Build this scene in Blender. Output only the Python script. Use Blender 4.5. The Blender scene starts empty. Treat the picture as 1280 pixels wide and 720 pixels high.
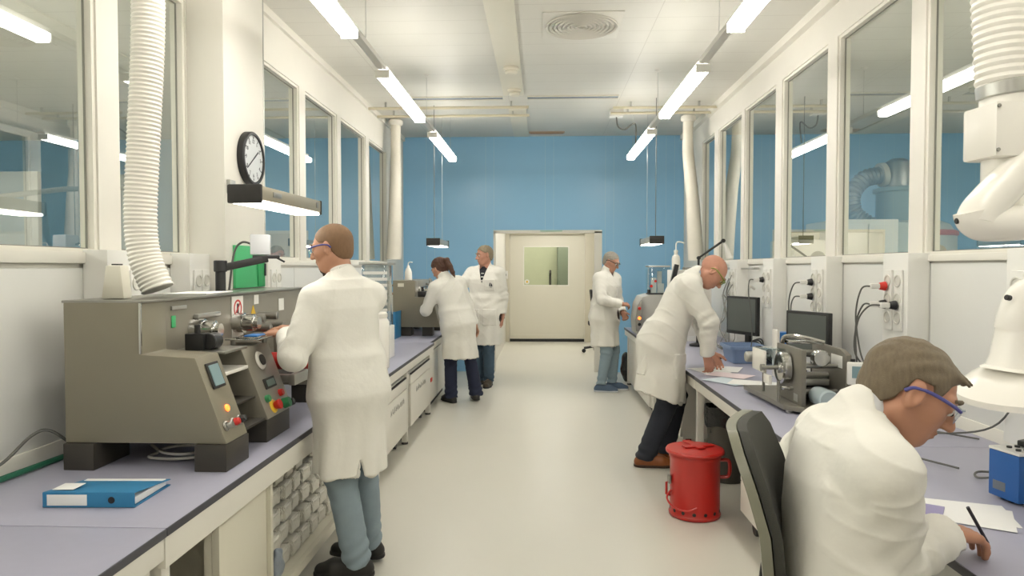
LAMP = 26.5
EXPO = -0.15
import bpy, bmesh, math, random
import numpy as np
from mathutils import Vector, Matrix
try:
    import openvdb
except ImportError:
    import pyopenvdb as openvdb
random.seed(7)
PI = math.pi
COL = bpy.context.scene.collection

# ------------------------------------------------------------------ materials
def lin(h):
    h = h.lstrip('#')
    v = [int(h[i:i + 2], 16) / 255 for i in (0, 2, 4)]
    return [(x / 12.92 if x <= .04045 else ((x + .055) / 1.055) ** 2.4) for x in v]

def M(name, hexc, rough=.5, metal=0., bump=0., bscale=200., var=.06, vscale=6., emit=None, estr=0., coat=0., stretch=None, spec=.5, sss=0.):
    m = bpy.data.materials.new(name); m.use_nodes = True
    nt = m.node_tree; N = nt.nodes; L = nt.links
    b = N['Principled BSDF']
    col = lin(hexc)
    tc = N.new('ShaderNodeTexCoord'); mp = N.new('ShaderNodeMapping'); L.new(tc.outputs['Object'], mp.inputs[0])
    if stretch: mp.inputs['Scale'].default_value = stretch
    nz = N.new('ShaderNodeTexNoise'); nz.inputs['Scale'].default_value = vscale; nz.inputs['Detail'].default_value = 4
    L.new(mp.outputs[0], nz.inputs['Vector'])
    mx = N.new('ShaderNodeMix'); mx.data_type = 'RGBA'
    mx.inputs['A'].default_value = [c * (1 - var) for c in col] + [1]
    mx.inputs['B'].default_value = [min(1, c * (1 + var)) for c in col] + [1]
    L.new(nz.outputs['Fac'], mx.inputs['Factor'])
    L.new(mx.outputs['Result'], b.inputs['Base Color'])
    b.inputs['Roughness'].default_value = rough; b.inputs['Metallic'].default_value = metal
    b.inputs['Specular IOR Level'].default_value = spec
    if coat: b.inputs['Coat Weight'].default_value = coat; b.inputs['Coat Roughness'].default_value = .12
    if sss:
        b.inputs['Subsurface Weight'].default_value = sss; b.inputs['Subsurface Radius'].default_value = (.012, .005, .003); b.inputs['Subsurface Scale'].default_value = 1.
    if bump:
        n2 = N.new('ShaderNodeTexNoise'); n2.inputs['Scale'].default_value = bscale; n2.inputs['Detail'].default_value = 3
        L.new(mp.outputs[0], n2.inputs['Vector'])
        bp = N.new('ShaderNodeBump'); bp.inputs['Strength'].default_value = bump; bp.inputs['Distance'].default_value = .01
        L.new(n2.outputs['Fac'], bp.inputs['Height']); L.new(bp.outputs[0], b.inputs['Normal'])
    if emit:
        b.inputs['Emission Color'].default_value = lin(emit) + [1]; b.inputs['Emission Strength'].default_value = estr
    return m

def seams(m, axis_period, width, dark, offset=0., double=None):
    """thin panel joints running along one axis of a material (world-scale object coordinates)"""
    nt = m.node_tree; N = nt.nodes; L = nt.links
    b = N['Principled BSDF']
    src = b.inputs['Base Color'].links[0].from_socket
    tc = N.new('ShaderNodeTexCoord'); sp = N.new('ShaderNodeSeparateXYZ'); L.new(tc.outputs['Object'], sp.inputs[0])
    acc = None
    for ax, per, off in axis_period:
        for o2 in ([0.] if double is None else [0., double]):
            a = N.new('ShaderNodeMath'); a.operation = 'ADD'; a.inputs[1].default_value = off + o2 + 100 * per
            L.new(sp.outputs[ax], a.inputs[0])
            mo = N.new('ShaderNodeMath'); mo.operation = 'MODULO'; mo.inputs[1].default_value = per; L.new(a.outputs[0], mo.inputs[0])
            lt = N.new('ShaderNodeMath'); lt.operation = 'LESS_THAN'; lt.inputs[1].default_value = width; L.new(mo.outputs[0], lt.inputs[0])
            if acc is None: acc = lt
            else:
                mxx = N.new('ShaderNodeMath'); mxx.operation = 'MAXIMUM'; L.new(acc.outputs[0], mxx.inputs[0]); L.new(lt.outputs[0], mxx.inputs[1]); acc = mxx
    mx = N.new('ShaderNodeMix'); mx.data_type = 'RGBA'
    L.new(acc.outputs[0], mx.inputs['Factor']); L.new(src, mx.inputs['A']); mx.inputs['B'].default_value = lin(dark) + [1]
    L.new(mx.outputs['Result'], b.inputs['Base Color'])
    return m

def glass_mat(name, tint, base, gain, ior=1.5):
    m = bpy.data.materials.new(name); m.use_nodes = True
    nt = m.node_tree; N = nt.nodes; L = nt.links
    N.remove(N['Principled BSDF']); out = N['Material Output']
    tr = N.new('ShaderNodeBsdfTransparent'); tr.inputs[0].default_value = lin(tint) + [1]
    gl = N.new('ShaderNodeBsdfGlossy'); gl.inputs['Roughness'].default_value = .0; gl.inputs[0].default_value = (.95, .97, .96, 1)
    lw = N.new('ShaderNodeLayerWeight'); lw.inputs['Blend'].default_value = .5          # 1 - |cos|, the same from both sides
    pw = N.new('ShaderNodeMath'); pw.operation = 'POWER'; pw.inputs[1].default_value = 5.; L.new(lw.outputs['Facing'], pw.inputs[0])
    ma = N.new('ShaderNodeMath'); ma.operation = 'MULTIPLY_ADD'; ma.inputs[1].default_value = gain; ma.inputs[2].default_value = base; ma.use_clamp = True
    L.new(pw.outputs[0], ma.inputs[0])
    mix = N.new('ShaderNodeMixShader'); L.new(ma.outputs[0], mix.inputs[0]); L.new(tr.outputs[0], mix.inputs[1]); L.new(gl.outputs[0], mix.inputs[2])
    L.new(mix.outputs[0], out.inputs[0])
    return m

# ------------------------------------------------------------------ mesh building
def BM(): return bmesh.new()

def _bev(bm, geom_verts, w, seg=2):
    es = list({e for v in geom_verts for e in v.link_edges})
    bmesh.ops.bevel(bm, geom=es, offset=w, segments=seg, affect='EDGES', profile=.6)

def box(bm, x0, x1, y0, y1, z0, z1, bev=0.):
    c = Vector(((x0 + x1) / 2, (y0 + y1) / 2, (z0 + z1) / 2))
    s = (abs(x1 - x0), abs(y1 - y0), abs(z1 - z0))
    r = bmesh.ops.create_cube(bm, size=1, matrix=Matrix.Translation(c) @ Matrix.Diagonal((*s, 1)))
    if bev: _bev(bm, r['verts'], min(bev, min(s) * .45))
    return bm

def obox(bm, c, s, rz=0., rx=0., ry=0., bev=0.):
    R = Matrix.Rotation(rz, 4, 'Z') @ Matrix.Rotation(ry, 4, 'Y') @ Matrix.Rotation(rx, 4, 'X')
    r = bmesh.ops.create_cube(bm, size=1, matrix=Matrix.Translation(Vector(c)) @ R @ Matrix.Diagonal((*s, 1)))
    if bev: _bev(bm, r['verts'], min(bev, min(s) * .45))
    return bm

def _axis(d):
    d = Vector(d).normalized()
    up = Vector((0, 0, 1)) if abs(d.z) < .95 else Vector((1, 0, 0))
    u = d.cross(up).normalized(); v = u.cross(d).normalized()
    return u, v, d

def rings(bm, rs, cap0=True, cap1=True, closed=False):
    vr = [[bm.verts.new(p) for p in r] for r in rs]
    n = len(vr[0]); m = len(vr)
    for i in range(m if closed else m - 1):
        a, b = vr[i], vr[(i + 1) % m]
        for j in range(n):
            bm.faces.new((a[j], a[(j + 1) % n], b[(j + 1) % n], b[j]))
    if not closed:
        if cap0: bm.faces.new(list(reversed(vr[0])))
        if cap1: bm.faces.new(vr[-1])
    return bm

def lathe(bm, prof, c=(0, 0, 0), d=(0, 0, 1), seg=28, cap0=True, cap1=True):
    """prof: (radius, height) pairs along d"""
    u, v, d = _axis(d); c = Vector(c)
    rs = []
    for r, h in prof:
        r = max(r, .0002)
        rs.append([c + d * h + (u * math.cos(t) + v * math.sin(t)) * r for t in [2 * PI * k / seg for k in range(seg)]])
    return rings(bm, rs, cap0, cap1)

def cyl(bm, p0, p1, r, r1=None, seg=20, bev=0.):
    p0, p1 = Vector(p0), Vector(p1); L = (p1 - p0).length; r1 = r if r1 is None else r1
    if bev:
        pr = [(r - bev, 0), (r, bev), (r1, L - bev), (r1 - bev, L)]
    else: pr = [(r, 0), (r1, L)]
    return lathe(bm, pr, p0, p1 - p0, seg)

def smooth_path(pts, n=8):
    P = [Vector(p) for p in pts]
    if len(P) < 3: return P
    out = []
    for i in range(len(P) - 1):
        p0 = P[max(i - 1, 0)]; p1 = P[i]; p2 = P[i + 1]; p3 = P[min(i + 2, len(P) - 1)]
        for k in range(n):
            t = k / n
            out.append(.5 * ((2 * p1) + (-p0 + p2) * t + (2 * p0 - 5 * p1 + 4 * p2 - p3) * t * t + (-p0 + 3 * p1 - 3 * p2 + p3) * t ** 3))
    out.append(P[-1]); return out

def tube(bm, pts, r, seg=8, n=8, smooth=True, rfun=None):
    P = smooth_path(pts, n) if smooth else [Vector(p) for p in pts]
    rs = []; u = None; acc = 0.
    for i, p in enumerate(P):
        d = (P[min(i + 1, len(P) - 1)] - P[max(i - 1, 0)]).normalized()
        if u is None: u, v, _ = _axis(d)
        else:
            u = (u - d * u.dot(d)).normalized(); v = u.cross(d).normalized()
        if i: acc += (p - P[i - 1]).length
        rr = r if rfun is None else rfun(acc)
        rs.append([p + (u * math.cos(t) + v * math.sin(t)) * rr for t in [2 * PI * k / seg for k in range(seg)]])
    return rings(bm, rs)

def hose(bm, pts, r, pitch=.016, amp=.005, seg=24):
    """corrugated flexible duct"""
    P = smooth_path(pts, 24)
    L = [0.]
    for a, b in zip(P, P[1:]): L.append(L[-1] + (b - a).length)
    n = int(L[-1] / pitch * 4); Q = []
    j = 0
    for i in range(n + 1):
        s = L[-1] * i / n
        while j < len(L) - 2 and L[j + 1] < s: j += 1
        t = (s - L[j]) / max(L[j + 1] - L[j], 1e-9); Q.append(P[j].lerp(P[j + 1], min(max(t, 0), 1)))
    return tube(bm, Q, r, seg, smooth=False, rfun=lambda a: r + amp * math.sin(2 * PI * a / pitch))

def prism(bm, poly, a, b, plane='xz', bev=0.):
    """extrude a polygon: plane 'xz' along y, 'yz' along x, 'xy' along z"""
    def P(p, t):
        return {'xz': (p[0], t, p[1]), 'yz': (t, p[0], p[1]), 'xy': (p[0], p[1], t)}[plane]
    v0 = [bm.verts.new(P(p, a)) for p in poly]; v1 = [bm.verts.new(P(p, b)) for p in poly]
    n = len(poly)
    fs = [bm.faces.new(v0), bm.faces.new(list(reversed(v1)))]
    for i in range(n): fs.append(bm.faces.new((v0[(i + 1) % n], v0[i], v1[i], v1[(i + 1) % n])))
    bmesh.ops.recalc_face_normals(bm, faces=fs)
    if bev: _bev(bm, v0 + v1, bev)
    return bm

def sph(bm, c, r, seg=20, rot=None):
    r = (r, r, r) if not hasattr(r, '__len__') else r
    mt = Matrix.Translation(Vector(c)) @ (rot.to_4x4() if rot else Matrix.Identity(4)) @ Matrix.Diagonal((*r, 1))
    bmesh.ops.create_uvsphere(bm, u_segments=seg, v_segments=max(8, seg // 2), radius=1, matrix=mt)
    return bm

def root_of(o):
    while o.parent: o = o.parent
    return o

def wloc(o):
    v = Vector((0, 0, 0))
    while o: v = v + o.location; o = o.parent
    return v

def finish(me, sharp=35):
    for p in me.polygons: p.use_smooth = True
    try: me.set_sharp_from_angle(angle=math.radians(sharp))
    except Exception: pass

def obj(name, bm, mat, parent=None, loc=None, sharp=35, recalc=True):
    """bm in world coordinates -> one mesh object; its origin is loc (or the parent's)"""
    if recalc: bmesh.ops.recalc_face_normals(bm, faces=bm.faces[:])
    me = bpy.data.meshes.new(name); bm.to_mesh(me); bm.free(); finish(me, sharp)
    me.materials.append(mat)
    o = bpy.data.objects.new(name, me); COL.objects.link(o)
    base = Vector((0, 0, 0))
    if parent is not None:
        o.parent = parent; base = wloc(parent)
    elif loc is not None:
        base = Vector(loc); o.location = base
    if base.length > 0: me.transform(Matrix.Translation(-base))
    return o

def tag(o, label, cat, group=None):
    o['label'] = label; o['category'] = cat
    if group: o['group'] = group
    return o

def thing(name, label, cat, loc, group=None):
    o = bpy.data.objects.new(name, None); COL.objects.link(o); o.location = loc
    o.empty_display_size = .1
    return tag(o, label, cat, group)

def struct(name, bm, mat, parent=None, sharp=35):
    o = obj(name, bm, mat, parent, sharp=sharp)
    if parent is None: o['kind'] = 'structure'
    return o

def copy_tree(o, parent=None):
    c = o.copy(); COL.objects.link(c)
    if parent: c.parent = parent
    for ch in list(o.children): copy_tree(ch, c)
    return c

def dup(o, loc, label=None, rz=None):
    c = copy_tree(o); c.location = loc
    if rz is not None: c.rotation_euler.z = rz
    if label: c['label'] = label
    return c

def text(s, size, mat, parent, origin, right, up, name='lettering', depth=.0006):
    cu = bpy.data.curves.new(name, 'FONT'); cu.body = s; cu.size = size; cu.extrude = depth; cu.align_x = 'CENTER'; cu.align_y = 'CENTER'
    tmp = bpy.data.objects.new(name + '_tmp', cu); COL.objects.link(tmp)
    bpy.context.view_layer.update()
    me = bpy.data.meshes.new_from_object(tmp.evaluated_get(bpy.context.evaluated_depsgraph_get()))
    bpy.data.objects.remove(tmp)
    r = Vector(right).normalized(); u = Vector(up).normalized(); n = r.cross(u)
    mt = Matrix((r, u, n)).transposed().to_4x4(); mt.translation = Vector(origin) - wloc(parent)
    me.transform(mt); me.materials.clear(); me.materials.append(mat); me.name = name
    o = bpy.data.objects.new(name, me); COL.objects.link(o); o.parent = parent
    return o

# ------------------------------------------------------------------ material palette
m_frame = M('painted_frame', '#e7e4da', .45, var=.02)
m_wall = M('cream_wall_paint', '#e2dfd6', .6, var=.02, bump=.03, bscale=150)
m_panel = M('white_wall_panel', '#dfdfda', .4, var=.015)
m_gasket = M('grey_gasket', '#85847c', .6)
m_white = M('white_plastic', '#e9e8e2', .4, var=.02)
m_whitegloss = M('white_enamel', '#efece4', .25, var=.01)
m_cabinet = M('white_cabinet_laminate', '#e2dfd6', .4, var=.02)
m_cream = M('cream_lacquer', '#dcd8c8', .45, var=.02)
m_top = M('lilac_grey_worktop', '#a6a6b8', .38, var=.03, vscale=30)
m_edge = M('dark_worktop_edge', '#45454c', .5)
m_mill = M('grey_brown_machine_paint', '#857f6e', .4, metal=.0, bump=.04, bscale=600, var=.04)
m_mill2 = M('grey_machine_panel', '#8f8a7e', .36, metal=.25, var=.04)
m_black = M('black_plastic', '#1e1e1f', .45)
m_dark = M('dark_rubber', '#2c2a28', .65)
m_foot = M('dark_brown_foot_block', '#3b3731', .55)
m_chrome = M('polished_steel', '#c9c9c6', .16, metal=1., var=.03)
m_steel = M('brushed_steel', '#9b9a94', .34, metal=.9, var=.06)
m_alu = M('satin_aluminium', '#b9b9b4', .35, metal=.8)
m_red = M('red_enamel', '#b8241d', .35, coat=.3, var=.04)
m_redplastic = M('red_plastic', '#c8281f', .4)
m_green = M('green_plastic', '#4cb877', .45)
m_greenbtn = M('green_button', '#2f7d4c', .4)
m_yellow = M('yellow_plastic', '#dcb52a', .4)
m_blue = M('blue_binder_board', '#2f7ba8', .5)
m_bluebox = M('blue_enamel', '#2860a6', .4)
m_tray = M('blue_grey_tray_plastic', '#7d93b5', .45)
m_cup = M('bright_blue_plastic', '#2f78c4', .4)
m_paper = M('paper', '#eeeeec', .7, var=.02)
m_paper2 = M('bluish_paper', '#d3dfe8', .7, var=.02)
m_cable = M('grey_cable', '#5c5c58', .5)
m_cablew = M('white_cable', '#d8d6cf', .5)
m_cableg = M('green_hose_rubber', '#27664e', .5)
m_screen = M('dark_monitor_screen', '#575c58', .28, var=.02)
m_hose = M('white_ribbed_hose', '#efece3', .5)
m_clear = glass_mat('clear_acrylic', '#dfe6e8', .06, 1.2)
m_lens = glass_mat('clear_spectacle_lens', '#e4e9ea', .10, 1.4)
m_ink = M('grey_ink', '#8f8e8a', .6)
m_inkd = M('dark_ink', '#2a2c36', .6)
m_lampg = M('task_lamp_tube_glow', '#ffffff', .4, emit='#fffaf0', estr=9.)
m_orange = M('glowing_orange_pilot', '#ff8a3c', .4, emit='#ff7a30', estr=3.)
m_lcd = M('grey_green_display', '#7f9aa0', .3)
m_trash = M('dark_grey_bin_plastic', '#45423b', .5)
m_bag = M('black_bin_liner', '#191a1b', .25, bump=.6, bscale=40)
m_seatfab = M('black_chair_fabric', '#232425', .8, bump=.2, bscale=400)
m_chairgrey = M('grey_chair_shell', '#7c7b6c', .3, var=.05)
m_rig = M('dark_grey_rig_steel', '#827e74', .36, metal=.35, var=.06)
# ================================================================== THE ROOM
XL, XR, YB, ZC = -2.03, 2.05, 10.17, 3.43
m_floor = M('cream_epoxy_floor', '#d6d3c8', .34, var=.03, vscale=1.5, spec=.45)
m_ceil = seams(M('white_metal_ceiling', '#d6d4cb', .42, var=.015), [(1, .3, 0.), (0, 1.25, .375)], .006, '#c2bfb5')
m_blue_wall = seams(M('blue_glossy_wall_panel', '#90c3e8', .3, var=.02, vscale=2, spec=.6), [(0, .87, .82)], .006, '#a6cde6', double=.75)
m_blue_plain = M('blue_wall_beyond', '#90c3e8', .4, var=.02)
m_grey_beyond = M('grey_wall_beyond', '#aaa99f', .6)
m_glass = glass_mat('window_glass', '#eef4f1', .27, 2.2)
m_doorglass = glass_mat('door_glass', '#e2e8d8', .05, 1.2)

bm = BM(); box(bm, -9, 9, -3.6, 16.5, -.06, 0); struct('floor', bm, m_floor)
bm = BM(); box(bm, -9, 9, -3.6, 10.27, ZC, ZC + .06); struct('ceiling', bm, m_ceil)

def side_wall(name, x, out, zsill, ztop, panes, solid_to, y0=-3.5):
    """wall with a row of glazed bays; panes = [(y0, y1)]; out = -1 / +1 outward direction"""
    xa, xb = sorted((x, x + out * .09))
    bm = BM()
    box(bm, xa, xb, y0, YB, 0, zsill - .05)
    box(bm, xa, xb, y0, YB, ztop, ZC)
    edges = [y0] + [e for p in panes for e in p] + [solid_to]
    for i in range(0, len(edges), 2):
        box(bm, xa, xb, edges[i], edges[i + 1], zsill - .05, ztop)
    for a, b in panes: box(bm, xa, xb, a, b, zsill - .05, zsill)
    struct(name, bm, m_wall)

panesL = [(-1.4, .75), (.9, 3.12), (3.28, 3.925), (4.60, 5.79), (5.94, 6.87), (7.0, 8.0), (8.15, 9.07)]
panesR = [(-1.45, -.4), (-.25, 1.6), (1.76, 2.72), (2.88, 3.845), (3.99, 4.965), (5.13, 6.08), (6.24, 7.18), (7.29, 8.23), (8.40, 9.04)]
side_wall('wall_left', XL, -1, 1.585, 3.04, panesL, YB)
side_wall('wall_right', XR, 1, 1.585, 3.125, panesR, YB)

nwin = 0
def window(x, out, a, b, z0, z1):
    global nwin
    nwin += 1
    g = .005; f = .022
    bm = BM()                                   # frame, set back a little from the wall face
    xa, xb = sorted((x + out * .010, x + out * .075))
    for (y0, y1, za, zb) in ((a, b, z0, z0 + f), (a, b, z1 - f, z1), (a, a + f, z0 + f, z1 - f), (b - f, b, z0 + f, z1 - f)):
        box(bm, xa, xb, y0, y1, za, zb)
    w = struct('window_%d' % nwin, bm, m_frame)
    bm = BM(); xa, xb = sorted((x + out * .041, x + out * .049))
    a2, b2, c2, d2 = a + f, b - f, z0 + f, z1 - f
    for (y0, y1, za, zb) in ((a2, b2, c2, c2 + g), (a2, b2, d2 - g, d2), (a2, a2 + g, c2, d2), (b2 - g, b2, c2, d2)):
        box(bm, xa, xb, y0, y1, za, zb)
    obj('gasket', bm, m_gasket, w)
    bm = BM(); xg = x + out * .045
    vs = [bm.verts.new(p) for p in ((xg, a2, c2), (xg, b2, c2), (xg, b2, d2), (xg, a2, d2))]
    bm.faces.new(vs); obj('pane', bm, m_glass, w, recalc=False)

for a, b in panesL: window(XL, -1, a, b, 1.585, 3.04)
for a, b in panesR: window(XR, 1, a, b, 1.585, 3.125)

# projecting column on the left, panelled dado, sills
bm = BM(); box(bm, XL, -1.815, 3.93, 4.50, 0, ZC, .004); struct('wall_left_column', bm, m_wall)
bm = BM()
box(bm, XL - .004, XL + .028, -3.4, 3.925, 1.54, 1.59, .004); box(bm, XL - .004, XL + .022, 4.51, 9.1, 1.54, 1.575, .004)
struct('trim_1', bm, m_frame)
bm = BM(); box(bm, XR - .024, XR + .004, -3.4, 9.1, 1.555, 1.59, .004); struct('trim_2', bm, m_frame)
bm = BM()
for a, b in ((-3.4, .9), (.91, 2.2), (2.21, 3.92), (4.51, 5.6), (5.61, 6.8), (6.81, 8.0), (8.01, 9.3)): box(bm, XL - .003, XL + .012, a, b, .78, 1.52, .003)
struct('wall_left_panelling', bm, m_panel)
bm = BM()
for i in range(-4, 9): box(bm, XR - .012, XR + .003, .565 + i * 1.06, .565 + i * 1.06 + 1.052, .78, 1.545, .003)
struct('wall_right_panelling', bm, m_panel)
bm = BM(); box(bm, XL - .01, XL + .07, -3.4, 3.9, ZC - .09, ZC + .0, .0); box(bm, XL - .01, XL + .03, 4.5, YB, ZC - .06, ZC, .0); struct('trim_3', bm, m_frame)
bm = BM(); box(bm, XR - .06, XR + .01, -3.4, YB, ZC - .07, ZC); struct('trim_4', bm, m_frame)
# thin bare pipe on the column edge
bm = BM(); cyl(bm, (-1.835, 4.545, 1.6), (-1.835, 4.545, ZC), .008, seg=10); struct('trim_5', bm, m_alu)

# blue end wall with its opening
OX0, OX1, OZ = -.70, .872, 2.05
bm = BM()
box(bm, -9, OX0, YB, YB + .1, 0, ZC); box(bm, OX1, 9, YB, YB + .1, 0, ZC); box(bm, OX0, OX1, YB, YB + .1, OZ, ZC)
struct('wall_back', bm, m_blue_wall)
bm = BM()
box(bm, OX0 - .004, OX0 + .028, YB - .008, YB + .11, 0, OZ); box(bm, OX1 - .10, OX1 + .004, YB - .008, YB + .11, 0, OZ)
box(bm, OX0 - .004, OX1 + .004, YB - .008, YB + .11, OZ - .02, OZ + .022)
struct('trim_6', bm, m_frame)
bm = BM(); box(bm, -.02, .30, YB - .02, YB - .008, OZ + .0, OZ + .018, .002); struct('trim_7', bm, M('pale_green_strip', '#a8c8b8', .5))
# room seen through the opening, with the big sliding door
m_jamb = M('beige_door_jamb', '#cfc9b6', .45, var=.02)
YD = 14.33
bm = BM(); box(bm, -.84, -.74, YB + .1, YD + .1, 0, 2.7); struct('wall_passage_left', bm, m_wall)
bm = BM(); box(bm, 1.5, 1.6, YB + .1, YD + .1, 0, 2.7); struct('wall_passage_right', bm, m_wall)
bm = BM(); box(bm, -.84, 1.6, YB + .1, YD + .1, 2.7, 2.76); struct('ceiling_passage', bm, m_ceil)
bm = BM(); box(bm, -.9, -.66, YD, YD + .12, 0, 2.7); box(bm, .88, 1.6, YD, YD + .12, 0, 2.7); box(bm, -.66, .88, YD, YD + .12, 2.23, 2.7)
struct('wall_passage_end', bm, m_wall)
bm = BM(); box(bm, -.92, -.66, YD - .06, YD + .13, 0, 2.25, .004); box(bm, .885, 1.08, YD - .06, YD + .13, 0, 2.25, .004); box(bm, -.66, .885, YD - .06, YD + .13, 2.215, 2.25)
struct('trim_8', bm, m_jamb)
# door leaf with a cut-out for its window
m_door = M('cream_door_leaf', '#dcd8c8', .4, var=.015)
dx0, dx1, wx0, wx1, wz0, wz1 = -.655, .88, -.36, .545, 1.17, 1.95
bm = BM()
for (a, b, c, d) in ((dx0, wx0, .07, 2.21), (wx1, dx1, .07, 2.21), (wx0, wx1, .07, wz0), (wx0, wx1, wz1, 2.21)): box(bm, a, b, YD + .02, YD + .08, c, d)
door = struct('door_1', bm, m_door)
bm = BM(); box(bm, dx0, dx1, YD + .02, YD + .08, .0, .055); obj('bottom_seal', bm, m_black, door)
bm = BM(); box(bm, dx0 + .02, dx1 - .02, YD + .005, YD + .02, .075, .15, .003); obj('kick_rail', bm, m_cream, door)
bm = BM()
for (a, b, c, d) in ((wx0 - .02, wx0, wz0 - .02, wz1 + .02), (wx1, wx1 + .02, wz0 - .02, wz1 + .02), (wx0, wx1, wz0 - .02, wz0), (wx0, wx1, wz1, wz1 + .02)): box(bm, a, b, YD + .012, YD + .05, c, d)
obj('window_bead', bm, m_frame, door)
bm = BM(); vs = [bm.verts.new(p) for p in ((wx0, YD + .04, wz0), (wx1, YD + .04, wz0), (wx1, YD + .04, wz1), (wx0, YD + .04, wz1))]; bm.faces.new(vs); obj('pane', bm, m_doorglass, door)
bm = BM(); cyl(bm, (-.30, YD + .034, 1.235), (-.30, YD + .03, 1.235), .05, seg=24); st = obj('sticker', bm, m_white, door); st['label'] = 'small round white sticker with a yellow pictogram'
bm = BM(); cyl(bm, (-.30, YD + .030, 1.235), (-.30, YD + .027, 1.235), .022, seg=16); obj('pictogram', bm, m_yellow, st)
# beyond the door
bm = BM(); box(bm, -2.5, 2.5, 16.4, 16.46, 0, 2.8); box(bm, -2.5, -2.44, YD + .12, 16.4, 0, 2.8); box(bm, 2.44, 2.5, YD + .12, 16.4, 0, 2.8); struct('wall_beyond_door', bm, M('pale_yellow_wall', '#d2d3bb', .6))
bm = BM(); box(bm, -2.5, 2.5, YD + .12, 16.46, 2.8, 2.86); struct('ceiling_beyond_door', bm, m_ceil)
t = thing('storage_cabinet', 'dark grey-green tall cabinet seen through the right third of the door window', 'cabinet', (.55, 16.1, 0))
bm = BM(); box(bm, .36, 1.3, 15.9, 16.35, 0, 2.1, .004); obj('carcass', bm, M('grey_green_cabinet', '#7d8577', .5), t)
bm = BM(); box(bm, .38, .82, 15.87, 15.895, .05, 2.05, .003); dd = obj('cabinet_door', bm, M('grey_green_cabinet_door', '#868e80', .5), t)
bm = BM(); box(bm, .78, .80, 15.85, 15.868, .9, 1.1); obj('handle', bm, m_steel, dd)
t = thing('wash_stand', 'pale sink cabinet with a dark tap seen through the door window', 'sink', (.1, 16.1, 0))
bm = BM(); box(bm, -.1, .33, 15.95, 16.38, 0, 1.12, .01); obj('cabinet', bm, m_cabinet, t)
bm = BM(); tube(bm, [(.2, 16.2, 1.12), (.2, 16.2, 1.4), (.2, 16.1, 1.45), (.2, 16.0, 1.38)], .025); obj('tap', bm, m_dark, t)

# neighbouring rooms behind the glass
bm = BM(); box(bm, -9.06, -9, -3.6, YB, 0, ZC); struct('wall_left_beyond', bm, m_grey_beyond)
bm = BM(); box(bm, 9, 9.06, -3.6, YB, 0, ZC); struct('wall_right_beyond', bm, m_grey_beyond)
bm = BM(); box(bm, -9, 9, -3.66, -3.6, 0, ZC); struct('wall_front', bm, m_wall)

# wall-box on the left jamb
t = thing('door_switch', 'small white switch box on the jamb beside the cream door', 'switch', (-.66, YD - .08, 1.33))
bm = BM(); box(bm, -.80, -.69, YD - .10, YD - .062, 1.30, 1.46, .006); obj('housing', bm, m_white, t)
bm = BM(); box(bm, -.77, -.72, YD - .106, YD - .10, 1.36, 1.40, .002); obj('button', bm, m_dark, t)

# ------------------------------------------------------------------ ceiling fittings
m_lamp = M('lamp_diffuser_glow', '#ffffff', .4, emit='#fffaf1', estr=LAMP)
m_trunk = M('lamp_trunking', '#dedcd6', .35, var=.02)
ZL = 2.92
def pendant_row(x, side, ys):
    rail = thing('lighting_rail', 'long grey trunking rail carrying the %s row of ceiling lamps' % side, 'rail', (x, 3., ZL + .02), 'lamp rails')
    bm = BM(); box(bm, x - .028, x + .028, -3.2, ys[-1][1] - .05, ZL + .0175, ZL + .055, .004); obj('trunking', bm, m_trunk, rail)
    for k, (a, b) in enumerate(ys):
        bm = BM(); yy = b + .38 if k < len(ys) - 1 else b - .2
        cyl(bm, (x, yy, ZL + .05), (x, yy, ZC - .02), .002, seg=6); obj('suspension_wire', bm, m_alu, rail)
        bm = BM(); lathe(bm, [(.004, 0), (.03, .015), (.03, .022)], (x, yy, ZC - .023), (0, 0, 1), 12); obj('ceiling_cup', bm, m_trunk, rail)
    for k, (a, b) in enumerate(ys):
        nm = ['behind the camera end', 'over the start of the benches', 'nearest in view', 'second in view', 'farthest, by the blue wall'][k]
        t = thing('pendant_strip_light', 'bright white strip light in the %s row, %s' % (side, nm), 'ceiling lamp', (x, (a + b) / 2, ZL), 'suspended strip lights')
        bm = BM(); prism(bm, [(x - .05, ZL + .012), (x + .05, ZL + .012), (x + .05, ZL - .018), (x + .036, ZL - .04), (x - .036, ZL - .04), (x - .05, ZL - .018)], a + .012, b - .012, 'xz'); obj('diffuser', bm, m_lamp, t)
        for e0, e1 in ((a, a + .011), (b - .011, b)):
            bm = BM(); box(bm, x - .052, x + .052, e0, e1, ZL - .042, ZL + .016, .003); obj('end_cap', bm, m_white, t)
pendant_row(-1.14, 'left', [(-1.95, -.4), (.3, 1.85), (2.57, 4.13), (4.97, 6.52), (7.25, 8.90)])
pendant_row(1.12, 'right', [(-1.95, -.4), (.3, 1.85), (2.55, 4.12), (4.92, 6.45), (7.18, 8.86)])
# unseen strip lamps added near the front to brighten the neighbouring rooms
m_fill_lamp = M('added_fill_glow', '#ffffff', .4, emit='#fffaf1', estr=LAMP * 2.2)
for x, nm in ((-4.6, 'nearer one in the neighbouring room on the left'), (-7.2, 'farther one in the neighbouring room on the left'), (5.2, 'nearer one in the neighbouring room on the right'), (7.4, 'farther one in the neighbouring room on the right')):
    t = thing('pendant_strip_light', 'added unseen strip light, the ' + nm, 'ceiling lamp', (x, 0, ZL))
    bm = BM(); box(bm, x - .05, x + .05, -1.5, 5.2, ZL - .03, ZL + .02, .004); obj('diffuser', bm, m_fill_lamp, t)
    bm = BM(); box(bm, x - .055, x + .055, -1.55, 5.25, ZL + .021, ZL + .06, .004); obj('housing', bm, m_white, t)
    for yy in (-.8, 4.4):
        bm = BM(); cyl(bm, (x, yy, ZL + .06), (x, yy, ZC), .004, seg=6); obj('suspension_wire', bm, m_cable, t)
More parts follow.
